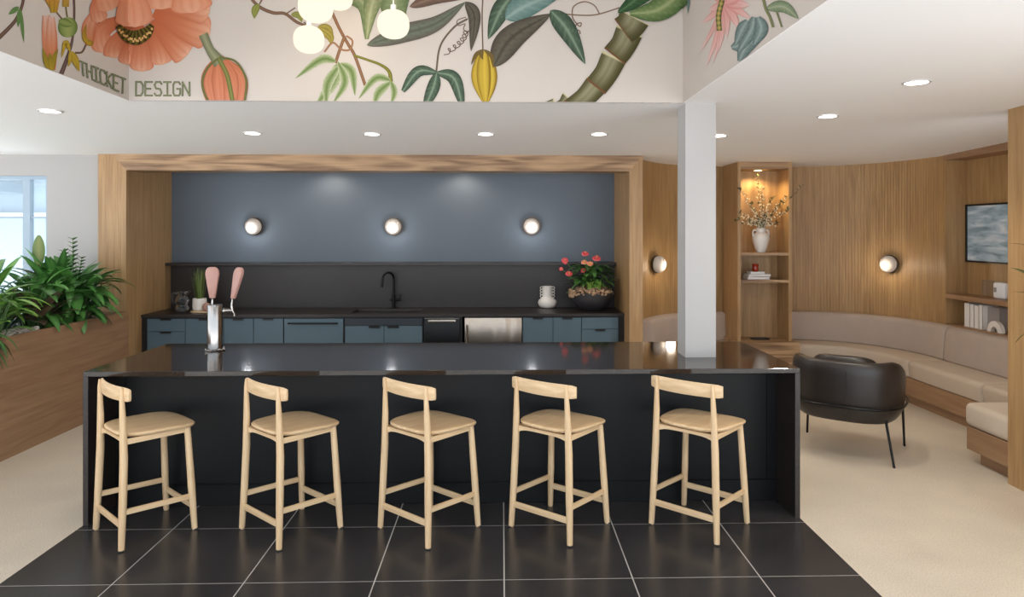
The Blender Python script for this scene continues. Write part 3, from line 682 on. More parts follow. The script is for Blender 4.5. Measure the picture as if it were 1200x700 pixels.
# ================================================================== KITCHEN CABINETS
CY0, CZ = 7.53, .834          # door face, underside of worktop
def kx(px): return at_y(px, 380, CY0).x
def kz(py): return at_y(450, py, CY0).z
def cabinet(name, x0, x1, label, fronts, cat='cabinet', mat='cab', group='kitchen base cabinets', car='black'):
    t = thing(name, label, cat, ((x0+x1)/2, CY0+.3, 0), 0, group)
    obj('body', bx(x0+.001, x1-.001, CY0+.02, YW-.03, .1, CZ-.002), car, t, smooth=False)
    obj('toe_kick', bx(x0+.001, x1-.001, CY0+.07, CY0+.09, 0, .1), car, t, smooth=False)
    for nm, a, b, z0, z1, hd, m in fronts:
        f = obj(nm, bx(a+.003, b-.003, CY0, CY0+.02, z0+.002, z1-.002, .0015, 1), m or mat, t)
        if hd == 'tab':
            c = (a+b)/2; bm = bx(c-.055, c+.055, CY0-.016, CY0+.004, z1-.006, z1-.001); box(bm, c-.055, c+.055, CY0-.016, CY0-.012, z1-.020, z1-.004); obj('handle', bm, 'black', f)
        if hd in ('tabr', 'tabl'):
            c = b-.10 if hd == 'tabr' else a+.10; bm = bx(c-.06, c+.06, CY0-.016, CY0+.004, z1-.006, z1-.001); box(bm, c-.06, c+.06, CY0-.016, CY0-.012, z1-.024, z1-.004); obj('handle', bm, 'black', f)
        if hd == 'bar':
            bm = B(); tube(bm, [(a+.05, CY0-.03, z1-.05), (b-.05, CY0-.03, z1-.05)], .009, 12)
            for q in (a+.08, b-.08): tube(bm, [(q, CY0-.03, z1-.05), (q, CY0+.002, z1-.05)], .006, 8)
            obj('handle', bm, 'steel' if nm != 'door' else 'blackmetal', f)
    return t
zt = CZ-.012; zd = kz(388)
X = {p: kx(p) for p in (172, 217, 262, 297, 332, 403, 450, 496, 542, 544, 612, 648, 681.5, 725)}
cabL = cabinet('base_cabinet', X[172], X[217], 'blue-grey drawer cabinet at the left end of the kitchen run', [('drawer', X[172], X[217], zd, zt, 'tab', None), ('drawer', X[172], X[217], .42, zd, 'tab', None), ('drawer', X[172], X[217], .1, .42, 'tab', None)])
cabinet('base_cabinet', X[217], X[262], 'blue-grey cabinet behind the beer tower, one wide door', [('door', X[217], X[262], .1, zt, 'tab', None)])
cabinet('base_cabinet', X[262], X[332], 'blue-grey two-door cabinet just right of the beer tower', [('door', X[262], X[297], .1, zt, 'tab', None), ('door', X[297], X[332], .1, zt, 'tab', None)])
cabinet('panelled_dishwasher', X[332], X[403], 'wide blue-grey dishwasher front with a long bar handle', [('door', X[332]+.006, X[403]-.006, .1, zt-.004, 'bar', None)], 'dishwasher', group=None)
zk = kz(382)
cabinet('sink_cabinet', X[403], X[496], 'blue-grey sink cabinet under the faucet with a dark upper panel', [('panel', X[403]+.01, X[496]-.01, zk, zt, None, 'cabdark'), ('door', X[403]+.01, X[450], .1, zk, 'tabr', None), ('door', X[450], X[496]-.01, .1, zk, 'tabl', None)])
cabinet('base_cabinet', X[612], X[681.5], 'blue-grey two-door cabinet right of the steel fridge', [('door', X[612]+.004, X[648], .1, zt, 'tab', None), ('door', X[648], X[681.5], .1, zt, 'tab', None)])
cabR = cabinet('base_cabinet', X[681.5], X[725], 'blue-grey drawer cabinet at the right end under the flower bowl', [('drawer', X[681.5], X[725], zd+.01, zt, None, None), ('drawer', X[681.5], X[725], .42, zd+.01, 'tab', None), ('drawer', X[681.5], X[725], .1, .42, 'tab', None)])
t = thing('ice_maker', 'black undercounter appliance with a slim steel handle, right of the sink cabinet', 'appliance', ((X[496]+X[542])/2, CY0+.3, 0))
obj('body', bx(X[496]+.004, X[542]-.004, CY0+.02, YW-.03, 0, CZ-.006), 'black', t, smooth=False)
d = obj('door', bx(X[496]+.008, X[542]-.03, CY0-.012, CY0+.02, .08, zt-.014, .003, 2), 'blackmetal', t)
obj('trim_strip', bx(X[496]+.008, X[542]-.03, CY0-.012, CY0+.02, zt-.012, zt-.002, .001, 1), 'steel', t)
xa, xb = kx(502), kx(534); bm = B(); tube(bm, [(xa, CY0-.03, kz(376)), (xb, CY0-.03, kz(376))], .013, 14, flat=1)
for q in (xa+.02, xb-.02): tube(bm, [(q, CY0-.03, kz(376)), (q, CY0-.01, kz(376))], .006, 8)
obj('handle', bm, 'steel', d)
t = thing('steel_refrigerator', 'stainless steel undercounter fridge in the blue cabinet run', 'refrigerator', ((X[544]+X[612])/2, CY0+.3, 0))
obj('body', bx(X[544]+.004, X[612]-.004, CY0+.02, YW-.03, 0, CZ-.006), 'black', t, smooth=False)
wv = nodes('wavy_steel'); mm, nt, b = wv
b.inputs['Metallic'].default_value = 1; b.inputs['Base Color'].default_value = (*lin((168, 154, 140)), 1); b.inputs['Roughness'].default_value = .25
tc = N(nt, 'ShaderNodeTexCoord'); mp = N(nt, 'ShaderNodeMapping'); mp.inputs['Scale'].default_value = (7, 1, 1.2); nt.links.new(tc.outputs['Object'], mp.inputs[0])
no = N(nt, 'ShaderNodeTexNoise'); no.inputs['Scale'].default_value = 1; no.inputs['Detail'].default_value = 1; nt.links.new(mp.outputs[0], no.inputs[0])
bp = N(nt, 'ShaderNodeBump'); bp.inputs['Strength'].default_value = 1; bp.inputs['Distance'].default_value = .03; nt.links.new(no.outputs['Fac'], bp.inputs['Height']); nt.links.new(bp.outputs[0], b.inputs['Normal'])
d = obj('door', bx(X[544]+.006, X[612]-.006, CY0-.015, CY0+.02, .08, zt-.002, .003, 2), mm, t)
bm = B(); tube(bm, [(kx(547), CY0-.035, kz(381)), (kx(547), CY0-.035, .2)], .007, 10); tube(bm, [(kx(547), CY0-.035, kz(384)), (kx(547), CY0-.01, kz(384))], .005, 8); tube(bm, [(kx(547), CY0-.035, .25), (kx(547), CY0-.01, .25)], .005, 8)
obj('handle', bm, 'steel', d)
# black end panels
obj('end_panel', bx(XL+.001, X[172]-.001, CY0-.005, YW-.03, 0, CZ-.001), 'black', cabL, smooth=False, label='black end panel')
obj('end_panel', bx(X[725]+.001, XR-.001, CY0-.005, YW-.03, 0, CZ-.001), 'black', cabR, smooth=False, label='black end panel')
# worktop with sink cut-out
sx0, sx1, sy0, sy1 = at_z(416, 364, .864).x, at_z(494, 364, .864).x, 7.66, 8.03
bm = B(); YT0, YT1 = CY0-.02, YW-.024
box(bm, XL+.001, sx0, YT0, YT1, CZ, .864); box(bm, sx1, XR-.001, YT0, YT1, CZ, .864); box(bm, sx0, sx1, YT0, sy0, CZ, .864); box(bm, sx0, sx1, sy1, YT1, CZ, .864)
single('worktop', bm, 'granite_matte', (-1.2, 7.85, CZ), 'long black stone worktop along the blue kitchen wall', 'countertop', smooth=False)
t = thing('sink', 'undermounted dark sink below the black faucet', 'sink', ((sx0+sx1)/2, 7.85, CZ-.001))
bm = B(); box(bm, sx0-.01, sx1+.01, sy0-.01, sy0, CZ-.17, CZ-.003); box(bm, sx0-.01, sx1+.01, sy1, sy1+.01, CZ-.17, CZ-.003); box(bm, sx0-.01, sx0, sy0, sy1, CZ-.17, CZ-.003); box(bm, sx1, sx1+.01, sy0, sy1, CZ-.17, CZ-.003); box(bm, sx0-.01, sx1+.01, sy0-.01, sy1+.01, CZ-.18, CZ-.17)
obj('basin', bm, 'blackmetal', t, smooth=False)
bm = B(); lathe(bm, [(.03, 0), (.03, .004), (.012, .006)], ((sx0+sx1)/2, 7.85, CZ-.17)); obj('drain', bm, 'steel', t)
single('backsplash', bx(XL+.001, XR-.001, YW-.022, YW-.001, 0, 1.36), 'granite_matte', (-1.25, YW-.01, 0), 'black stone backsplash below the blue wall', 'backsplash', smooth=False)
single('wall_ledge', bx(XL+.001, XR-.001, YW-.16, YW-.001, 1.361, 1.391, .002, 1), 'granite_matte', (-1.25, YW-.08, 1.361), 'long black stone ledge across the blue wall', 'shelf', smooth=False)
# faucet
fb = at_z(462, 361, .864); fx, fy = fb.x, 8.10
t = thing('kitchen_faucet', 'matte black gooseneck faucet at the kitchen sink', 'faucet', (fx, fy, .864))
bm = B(); tube(bm, [(0, 0, 0), (0, 0, .006)], .026, 20); tube(bm, [(0, 0, .006), (0, 0, .16)], .019, 20); obj('base', bm, 'blackmetal', t, local=True)
arc = [(0, 0, .14), (0, 0, .33)]+[(-.055*(1-math.cos(a)), -.06*(1-math.cos(a)), .33+.085*math.sin(a)) for a in [PI*k/12 for k in range(1, 13)]]+[(-.112, -.125, .29), (-.118, -.13, .25)]
bm = B(); tube(bm, arc, [.0125]*(len(arc)-2)+[.0135, .015], 14); obj('spout', bm, 'blackmetal', t, local=True)
bm = B(); tube(bm, [(-.045, 0, .095), (.075, 0, .095)], .0135, 14); tube(bm, [(.07, 0, .095), (.078, -.005, .165)], [.007, .006], 10); obj('lever', bm, 'blackmetal', t, local=True)

# --- things on the worktop
# glass pitcher
p = at_z(214, 366, .864); s = p.y/F
t = thing('glass_pitcher', 'clear bubble-shaped glass pitcher at the left end of the worktop', 'pitcher', (p.x, p.y, .864))
pr = [(.045, 0), (.062, .01), (.072, .04), (.066, .07), (.058, .085), (.070, .11), (.075, .13), (.062, .165), (.045, .185), (.047, .205), (.056, .225)]
S_ = spline([(a, b, 0) for a, b in pr], 30); bm = B()
lathe(bm, [(q.x, q.y) for q in S_]+[(q.x-.004, q.y+.002) for q in S_[::-1]], n=32); obj('body', bm, 'glassy', t, local=True)
bm = B(); tube(bm, [(-.055+.0, 0, .20), (-.09, 0, .215), (-.118, 0, .185), (-.118, 0, .14), (-.095, 0, .105), (-.068, 0, .10)], .009, 10); obj('handle', bm, 'glassy', t, local=True)
bm = B(); tube(bm, [(.045, 0, .205), (.062, 0, .222), (.088, 0, .238)], [.016, .012, .009], 10); obj('spout', bm, 'glassy', t, local=True)
# tray, pot with grass, pink ball vase
p = at_z(242, 366.5, .864)
single('wooden_board', (lambda bm: (rings(bm, [[(p.x+x*k, p.y+.06+y*k, z) for x, y in superell(.19, .10, 3, 36)] for z, k in ((.864, .97), (.867, 1), (.876, 1), (.879, .97))]), bm)[1])(B()), 'ash_x', (p.x, p.y+.06, .864), 'small pale wooden board under the pots left of the tap', 'board')
zb = .8795; q = Vector((at_y(234, 366, p.y+.08).x, p.y+.08, zb))
t = thing('grass_pot', 'white pot of tall thin grass behind the beer tower', 'plant', q)
bm = B(); lathe(bm, [(.055, 0), (.070, .012), (.074, .05), (.072, .12), (.068, .135), (.062, .135), (.060, .11)], n=30); obj('pot', bm, 'ceramic', t, local=True)
bm = B(); cl = bm.loops.layers.float_color.new('Col')
def blade(bm, cl, base, d, L, W, droop, col, col2, fold=.25, n=7, prof=lp, ncol=2):
    """an arching leaf with a folded midrib"""
    base = Vector(base); h = Vector((d[0], d[1], 0)); 
    if h.length < 1e-4: h = Vector((.001, .001, 0))
    hd = h.normalized(); s = Vector((-hd.y, hd.x, 0)); cur = Vector(d).normalized(); pos = base.copy(); rows = []
    for i in range(n+1):
        u = i/n; w = W*max(.03, prof(min(1, max(0, .04+u*.94)))); upv = s.cross(cur).normalized()*-1
        if upv.z < 0: upv = -upv
        rows.append([pos+s*w+upv*w*fold, pos.copy(), pos-s*w+upv*w*fold])
        cur = (cur+Vector((0, 0, -droop/n))).normalized(); pos = pos+cur*(L/n)
    V = [[bm.verts.new(v) for v in r] for r in rows]
    for i in range(n):
        for j in range(2):
            f = bm.faces.new((V[i][j], V[i][j+1], V[i+1][j+1], V[i+1][j]))
            for l in f.loops:
                mid = l.vert in (V[i][1], V[i+1][1]); l[cl] = (*(col2 if mid else col), 1)
for k in range(70):
    a = random.uniform(0, 2*PI); r = random.uniform(0, .045); tl = random.uniform(.05, .22)
    blade(bm, cl, (r*math.cos(a), r*math.sin(a), .11), (tl*math.cos(a), tl*math.sin(a), 1), random.uniform(.24, .37), .0032, .1, lin((88, 112, 54)), lin((120, 136, 70)), 0, 5, lambda u: 1-u*.7)
obj('foliage', bm, 'leaf', t, local=True)
q = Vector((at_y(243, 366, p.y+.02).x, p.y+.005, zb)); bm = B(); lathe(bm, [(.022, 0), (.040, .015), (.048, .045), (.040, .075), (.022, .088), (.018, .088), (.016, .07)], q, 24)
single('bud_vase', bm, 'ceramic_pink', q, 'small round pink-brown clay vase beside the grass pot', 'vase')
# white vase with beaded handles
p = at_z(641.5, 361, .864)
t = thing('beaded_vase', 'white bulbous vase with beaded handles on the worktop, left of the flower bowl', 'vase', p)
bm = B(); pr = [(.055, 0), (.085, .012), (.107, .05), (.104, .085), (.075, .115), (.058, .13), (.055, .18), (.056, .235), (.060, .25), (.052, .25), (.050, .22), (.050, .16)]
S_ = spline([(a, b, 0) for a, b in pr], 44); lathe(bm, [(q.x, q.y) for q in S_], n=36); obj('body', bm, 'ceramic', t, local=True)
for sx in (-1, 1):
    bm = B()
    for k in range(4):
        z = .232-k*.032
        for j in range(12):
            a = 2*PI*j/12; b2 = a+2*PI/12
            tube(bm, [(sx*(.068)+.015*math.cos(a), 0, z+.015*math.sin(a)), (sx*(.068)+.015*math.cos(b2), 0, z+.015*math.sin(b2))], .0045, 6, cap=False)
    obj('handle', bm, 'ceramic', t, local=True)
# flower bowl
p = at_z(694, 363.5, .864); p.y = 7.82; p.x = at_y(693.5, 363, 7.82).x
t = thing('flower_bowl', 'charcoal bowl of coral anthuriums and green leaves at the right end of the worktop', 'plant', p)
bm = B(); pr = [(.09, 0), (.10, .008), (.17, .055), (.215, .12), (.232, .195), (.224, .198), (.205, .15)]; S_ = spline([(a, b, 0) for a, b in pr], 30); lathe(bm, [(q.x, q.y) for q in S_], n=44); obj('bowl', bm, 'potdark', t, local=True)
bm = B()
for k in range(420):
    a = random.uniform(0, 2*PI); r = .232*math.sqrt(random.random()); z = .195+.08*(1-(r/.24)**2)+random.uniform(-.02, .02)
    if random.random() < .25: r = .24; z = .20+random.uniform(-.04, .03); a = PI+random.uniform(-.5, .5)
    sphere(bm, (r*math.cos(a), r*math.sin(a), z), random.uniform(.012, .026), 6, 4, (1, random.uniform(.6, 1.3), random.uniform(.4, .9)))
obj('moss', bm, 'bark', t, local=True, label='tan dried moss', kind='stuff')
bm = B(); cl = bm.loops.layers.float_color.new('Col')
for k in range(110):
    a = random.uniform(0, 2*PI); el = random.uniform(.15, 1.4); r = random.uniform(0, .11); g = random.random()
    r = random.uniform(.02, .20); zz_ = random.uniform(.24, .50)-.5*max(0, r-.12)
    blade(bm, cl, (r*math.cos(a), r*math.sin(a)*.8, zz_), (math.cos(a), math.sin(a)*.8, el*.7), random.uniform(.10, .17), random.uniform(.024, .040), 1.2, lin((34+34*g, 74+44*g, 30+18*g)), lin((88, 134, 64)), .25)
for k in range(7):
    a = random.uniform(-.6, .6); blade(bm, cl, (.02*k-.05, -.12, .22), (a, -.5, 1.1), .16, .03, .6, lin((96, 140, 50)), lin((140, 176, 90)), .25)
obj('foliage', bm, 'leaf', t, local=True)
fl = [(662, 305, 'petal', 1.0), (686, 297, 'petal', 1.1), (699, 303, 'petal', 1.3), (685, 307, 'petal_p', 1.0), (692, 309, 'petal_p', 1.0), (683, 317, 'petal', .8), (667, 321, 'petal', 1.1), (658, 315, 'petal', .6)]
for px, py, m, sc in fl:
    c = at_y(px, py, 7.82-.1+random.uniform(0, .08))-p; c = Vector((c.x, c.y, c.z))
    bm = B(); rs = []
    tilt = Matrix.Rotation(random.uniform(.5, 1.3), 3, 'X') @ Matrix.Rotation(random.uniform(0, 6.28), 3, 'Z')
    for r, z in ((.05, 0), (.5, .006), (.85, .004), (1, -.004), (.98, -.006), (.5, .001), (.05, -.006)):
        ring = []
        for j in range(18):
            a = 2*PI*j/18; rr = .040*sc*r*(1.0+.28*math.cos(a)**7*0+.25*(1-abs(a-PI)/PI)**2*-1+.22*math.exp(-((min(a, 2*PI-a))/.35)**2))
            ring.append(c+tilt @ Vector((rr*math.cos(a), rr*math.sin(a), z)))
        rs.append(ring)
    rings(bm, rs); f = obj('flower', bm, m, t, local=True, label='coral flower' if m == 'petal' else 'peach flower')
    bm = B(); tube(bm, [c, c+tilt @ Vector((.006, 0, .03*sc))], [.004, .003], 8); obj('spadix', bm, 'spadix', f, local=True)
bm = B()
for px, py, m, sc in fl:
    c = at_y(px, py, 7.76)-p; tube(bm, spline([(c.x*.2, 0, .2), (c.x*.7, (c.y)*.3, c.z*.7+.05), (c.x, c.y, c.z-.004)], 8), .003, 6)
obj('stem', bm, plain('green_stem', lin((96, 130, 60)), .6), t, local=True)

# ================================================================== SCONCES
def sconce(c, nrm, label, group=None):
    mat_warm = group is None; nrm = Vector(nrm).normalized(); t = thing('wall_sconce', label, 'wall light', c, 0, group)
    q = nrm.to_track_quat('Z', 'Y').to_matrix().to_4x4()
    def tr(bm): bmesh.ops.transform(bm, matrix=q, verts=bm.verts[:]); return bm
    bm = B(); lathe(bm, [(.05, .001), (.085, .004), (.098, .022), (.104, .040), (.100, .040), (.08, .02)], n=36); obj('dish', tr(bm), 'dish', t, local=True)
    g = B(); sphere(g, (0, 0, .066), .095, 36, 22, (1, 1, .8)); gl = obj('globe', tr(g), 'globe', t, local=True)
    b = B(); v = q.inverted() @ Vector((0, 0, 1)); off = (Vector((-.014, 0, -.016))*0+Vector((0, 0, .0)))
    lathe(b, [(0.001, .146), (.018, .1455), (.030, .1415), (.036, .138), (.034, .130)], (0, 0, 0), 28, cap0=False); obj('bulb', tr(b), 'bulb', gl, local=True)
    li = bpy.data.lights.new('sconce_lamp', 'POINT'); li.energy = 2.4; li.color = (1, .84, .66) if mat_warm else (.92, .95, 1); li.shadow_soft_size = .05
    lo = bpy.data.objects.new('sconce_lamp', li); C.objects.link(lo); lo.parent = t; lo.location = nrm*.21+Vector((0, 0, -.03))
    return t
yb = YW-.001
for (px, py), lab in (((297, 265), 'round glowing sconce on the blue wall, left of the three'), ((460.5, 265.5), 'round glowing sconce in the middle of the blue wall above the faucet'), ((623, 265), 'round glowing sconce on the blue wall, above the white beaded vase')):
    c = at_y(px, py, YW-.08); sconce((c.x, yb, c.z), (-.12, -1, -.1) if px < 400 else (0, -1, -.05), lab, 'sconces on the blue wall')
def on_path(px):
    """where the picture column px meets the curved wall"""
    best = None
    for i in range(2, len(P)-2):
        d = at_y(px, 272, P[i].y).x-P[i].x
        if best is None or abs(d) < best[0]: best = (abs(d), i)
    i = best[1]; t = (P[i+1]-P[i-1]).normalized(); return P[i], Vector((t.y, -t.x, 0))
pt, nn = on_path(1045); zz = HC-(310-CY)*pt.y/F
sconce((pt.x+nn.x*.001, pt.y+nn.y*.001, zz), nn, 'round glowing sconce on the curved oak wall right of the shelf tower')
pt, nn = on_path(766); zz = HC-(310-CY)*pt.y/F
sconce((pt.x+nn.x*.001, pt.y+nn.y*.001, zz), nn, 'round glowing sconce on oak wall between kitchen frame and white column')

# ================================================================== DOWNLIGHTS
def spot(name, loc, energy, col, parent=None, size=.05, ang=150, blend=.6):
    li = bpy.data.lights.new(name, 'SPOT'); li.energy = energy; li.color = col; li.spot_size = math.radians(ang); li.spot_blend = blend; li.shadow_soft_size = size
    o = bpy.data.objects.new(name, li); C.objects.link(o)
    o.location = loc
    if parent: o.parent = parent; o.location = Vector(loc)-parent.location
    return o
def downlight(x, y, label, energy=22, col=(1, .88, .74), r=.07, z=None, mat='down', group='recessed ceiling lights'):
    z = z if z is not None else zc(y); t = thing('downlight', label, 'ceiling light', (x, y, z-.008), 0, group)
    bm = B(); lathe(bm, [(r, .006), (r+.014, .006), (r+.016, .003), (r+.012, .0), (r, .001)], n=32, cap0=False, cap1=False); obj('trim_ring', bm, 'white', t, local=True)
    bm = B(); lathe(bm, [(r, .002), (.001, .002)], n=32, cap1=True, cap0=False); obj('lens', bm, mat, t, local=True)
    spot('downlight_lamp', (x, y, z-.02), energy, col, t); return t
DL = [((59, 130), 'round ceiling downlight at far left near the window', 14, (1, .95, .9)), ((296, 156), 'ceiling downlight above the beer tower, left of the back row of four', 18, (1, .9, .78)), ((436, 157), 'ceiling downlight above and left of the faucet', 18, (1, .9, .78)),
      ((569, 157), 'ceiling downlight above the black appliance, third of the back row', 18, (1, .89, .76)), ((702, 157), 'ceiling downlight left of the white column, above the flower bowl', 18, (1, .92, .82)), ((842, 159), 'small ceiling downlight half hidden behind the white column', 22, (1, .92, .80)),
      ((970, 136), 'ceiling downlight in the lounge above the leather chair', 34, (1, .92, .80)), ((1074, 96), 'ceiling downlight nearest the oak wall end at right', 46, (1, .92, .80))]
for (px, py), lab, e, c in DL:
    z = 2.58
    for _ in range(4): q = at_z(px, py, z); z = zc(q.y)
    downlight(q.x, q.y, lab, e, c, r=.062)
# the niche's two small lights hide behind the header
for px in (390, 543):
    x = at_y(px, 205, YW).x; downlight(x, 7.93, 'small recessed light in the kitchen niche, '+('left' if px < 400 else 'right')+' of the two', 13, (1, .86, .72), r=.035, z=2.54, group='niche lights')

# ================================================================== PENDANTS in the light well
PD = [((370, 8), 20, 'large glowing pendant, upper left of the cluster'), ((397, -3), 16, 'glowing pendant cut off by the top of the picture'), ((362, 46.5), 17.5, 'glowing pendant hanging lowest of the left cluster'), ((461, 28.5), 18.5, 'single glowing pendant right of the cluster')]
for (px, py), r, lab in PD:
    Y = .085*F/r; c = at_y(px, py, Y); t = thing('pendant_light', lab, 'pendant light', (c.x, c.y, c.z-.07), 0, 'pendant lights in the light well')
    R = .085; bm = B(); lathe(bm, [(.001, -R*.86)]+[(R*math.copysign(abs(math.cos(a))**.8, 1), R*.88*math.copysign(abs(math.sin(a))**.85, math.sin(a))) for a in [-PI/2+PI*k/18 for k in range(1, 18)]]+[(.012, R*.87)], (0, 0, .07), 36); obj('glass_globe', bm, 'pendant', t, local=True)
    bm = B(); lathe(bm, [(.015, 0), (.015, .03), (.006, .035)], (0, 0, .07+R*.86), 16); obj('cap', bm, 'ceramic', t, local=True)
    bm = B(); tube(bm, [(0, 0, .07+R*.86+.03), (0, 0, WT-c.z+.07)], .0035, 8); obj('cord', bm, 'ceramic', t, local=True)
    li = bpy.data.lights.new('pendant_lamp', 'POINT'); li.energy = 1.2; li.color = (1, .82, .6); li.shadow_soft_size = .09
    lo = bpy.data.objects.new('pendant_lamp', li); C.objects.link(lo); lo.parent = t; lo.location = (0, 0, -.06)
# canopy bar carrying the pendants
bm = B()
for xx in (-1.3, -.5): box(bm, xx-.03, xx+.03, -1.6, 4.6, WT-.02, WT+.04)
for (px, py), r, lab in PD:
    Y = .085*F/r; c = at_y(px, py, Y); box(bm, -1.5, 1.0, Y-.015, Y+.015, WT-.01, WT+.02)
o = struct('trim_6', bm, 'white', smooth=False)

# ================================================================== PLANTER
PX1, PX0, PY0_, PY1_, PZ = -3.80, -4.75, 2.9, 7.215, .937
t = thing('planter_box', 'long oak planter box full of green plants at the left', 'planter', ((PX0+PX1)/2, 5, 0))
bm = bx(PX1-.03, PX1, PY0_, PY1_, 0, PZ); obj('front_panel', bm, 'oak_y', t, smooth=False)
obj('back_panel', bx(PX0, PX0+.03, PY0_, PY1_, 0, PZ), 'oak_y', t, smooth=False)
obj('end_panel', bx(PX0+.03, PX1-.03, PY0_, PY0_+.03, 0, PZ), 'oak_x', t, smooth=False)
obj('end_panel', bx(PX0+.03, PX1-.03, PY1_-.03, PY1_, 0, PZ), 'oak_x', t, smooth=False)
obj('soil', bx(PX0+.03, PX1-.03, PY0_+.03, PY1_-.03, .7, PZ-.05), 'soil', t, smooth=False)
bm = B()
for k in range(1100):
    x = random.uniform(PX0+.06, PX1-.05); y = random.uniform(4.4, 6.9)
    sphere(bm, (x, y, PZ-.048+random.uniform(0, .02)), random.uniform(.012, .024), 6, 4, (1, random.uniform(.7, 1.3), .7))
for k in range(260):
    x = random.uniform(PX1-.22, PX1-.045); y = random.uniform(5.2, 5.9)
    sphere(bm, (x, y, PZ-.02+random.uniform(0, .035)), random.uniform(.012, .026), 6, 4, (1, random.uniform(.7, 1.3), .7))
g = obj('gravel', bm, 'gravel', t, kind='stuff', label='pale gravel covering the soil')
def clump(name, label, x, y, n, L, Wd, el, droop, cols, vein, spread=.07, yb=1.0, hmax=.42, stems=False, bias=(0, 0), fold=.25):
    t = thing(name, label, 'plant', (x, y, PZ-.05), 0, 'plants in the oak planter')
    bm = B(); cl = bm.loops.layers.float_color.new('Col'); sb = B()
    for k in range(n):
        a = 2*PI*k/n*1.618*3+random.uniform(-.3, .3); e = random.uniform(*el); r = random.uniform(0, spread); c = random.choice(cols)
        d = Vector((math.cos(a)+bias[0], math.sin(a)+bias[1], e)).normalized(); h = random.uniform(.08, hmax) if stems else random.uniform(.02, .12)
        b = Vector((r*math.cos(a), r*math.sin(a), 0)); top = b+Vector((d.x*.35, d.y*.35, 1)).normalized()*h
        tube(sb, [b, b*.5+top*.5+Vector((d.x, d.y, 0))*-.01, top], [.004, .0035, .003], 5)
        g = random.uniform(.8, 1.25)
        blade(bm, cl, top, d, random.uniform(*L), random.uniform(*Wd), random.uniform(*droop), tuple(v*g for v in lin(c)), lin(vein), fold, 8)
    obj('foliage', bm, 'leaf', t, local=True); obj('stem', sb, plain('stem_green', lin((70, 100, 50)), .6), t, local=True); return t
GR = [(52, 106, 44), (68, 128, 54), (38, 84, 40), (88, 150, 66)]
clump('peace_lily', 'dense glossy peace lily spilling over the planter end beside the oak frame', -3.99, 6.62, 120, (.2, .36), (.032, .056), (-.3, 2.2), (.7, 1.8), GR, (90, 140, 70), .13, stems=True, bias=(.35, -.05))
clump('peace_lily', 'glossy green peace lily behind the hanging leaves, near the white wall', -4.2, 6.72, 56, (.26, .42), (.034, .052), (.5, 2.4), (.4, 1.2), GR, (90, 140, 70), .11, stems=True)
clump('peace_lily', 'broad-leaved green plant in the middle of the planter front', -4.12, 6.25, 50, (.24, .38), (.032, .05), (.1, 1.6), (.6, 1.5), GR, (90, 140, 70), .1, stems=True)
clump('cordyline', 'dark red-brown leaved plant in the middle of the planter', -4.0, 6.12, 30, (.22, .36), (.03, .045), (.1, 1.4), (.3, .9), [(76, 50, 44), (60, 44, 40), (58, 70, 44)], (120, 90, 80), .06, stems=True, hmax=.18)
clump('bird_nest_fern', 'plant with long narrow arching leaves at the left edge of the picture', -4.28, 6.1, 44, (.34, .52), (.018, .03), (.5, 1.8), (.4, 1.2), [(44, 78, 62), (58, 98, 70), (40, 70, 50)], (110, 150, 110), .08)
clump('philodendron', 'bright yellow-green plant at the left edge of the planter', -3.98, 5.52, 44, (.18, .3), (.028, .045), (0, 1.6), (.8, 1.6), [(96, 154, 44), (72, 130, 40), (56, 108, 40)], (150, 190, 90), .1, stems=True, bias=(.1, .1))
clump('philodendron', 'mid-green leafy plant behind the yellow-green one', -4.2, 5.8, 46, (.24, .38), (.03, .045), (.3, 2.2), (.6, 1.3), [(60, 120, 44), (44, 92, 40)], (120, 160, 80), .1, stems=True)
clump('trailing_plant', 'dark green plant trailing over the planter edge, lowest at the left edge', -3.88, 5.25, 34, (.2, .32), (.018, .03), (-.8, 1.0), (1.2, 2.4), [(40, 84, 40), (52, 100, 44)], (100, 140, 80), .06, bias=(.3, .3))
# zz plant with feathered stems
t = thing('zz_plant', 'upright stems with paired small leaves, tallest by the white wall', 'plant', (-4.17, 6.9, PZ-.05), 0, 'plants in the oak planter')
bm = B(); cl = bm.loops.layers.float_color.new('Col'); sb = B()
for (tx, ty, h) in ((.0, 0, .78), (-.12, .05, .66), (.12, -.06, .60), (-.28, -.05, .55), (.02, -.16, .5)):
    S_ = spline([(0, 0, 0), (tx*.4, ty*.4, h*.5), (tx, ty, h)], 20); tube(sb, S_, [.008-.0003*i for i in range(20)], 6)
    for i in range(6, 20):
        tdir = (S_[min(i+1, 19)]-S_[i-1]).normalized()
        for sg in (-1, 1):
            blade(bm, cl, S_[i], (sg*1.0+tdir.x, -.25+tdir.y, .55+tdir.z*.3), .105*(1.1-.5*(i/19)), .022, .4, lin(random.choice(GR)), lin((90, 140, 70)), .2, 6)
obj('foliage', bm, 'leaf', t, local=True); obj('stem', sb, plain('zz_stem', lin((80, 120, 60)), .6), t, local=True)
# rubber plant
t = thing('rubber_plant', 'rubber plant with one broad upright olive leaf against the window', 'plant', (-4.27, 6.55, PZ-.05), 0, 'plants in the oak planter')
bm = B(); cl = bm.loops.layers.float_color.new('Col'); sb = B()
tube(sb, [(0, 0, 0), (.01, 0, .3), (.0, 0, .56)], [.012, .009, .006], 8)
blade(bm, cl, (0, 0, .54), (.04, -.06, 1), .29, .05, .02, lin((96, 128, 58)), lin((140, 150, 80)), .12, 12, lambda u: math.sin(PI*u)**.6)
for k in range(9):
    a = k*2.4; blade(bm, cl, (0, 0, .2+.035*k), (math.cos(a), math.sin(a), .7), .24, .05, .5, lin((48, 72, 44)), lin((110, 110, 80)), .15, 9, lambda u: math.sin(PI*u)**.6)
obj('foliage', bm, 'leaf', t, local=True); obj('stem', sb, 'twig', t, local=True)
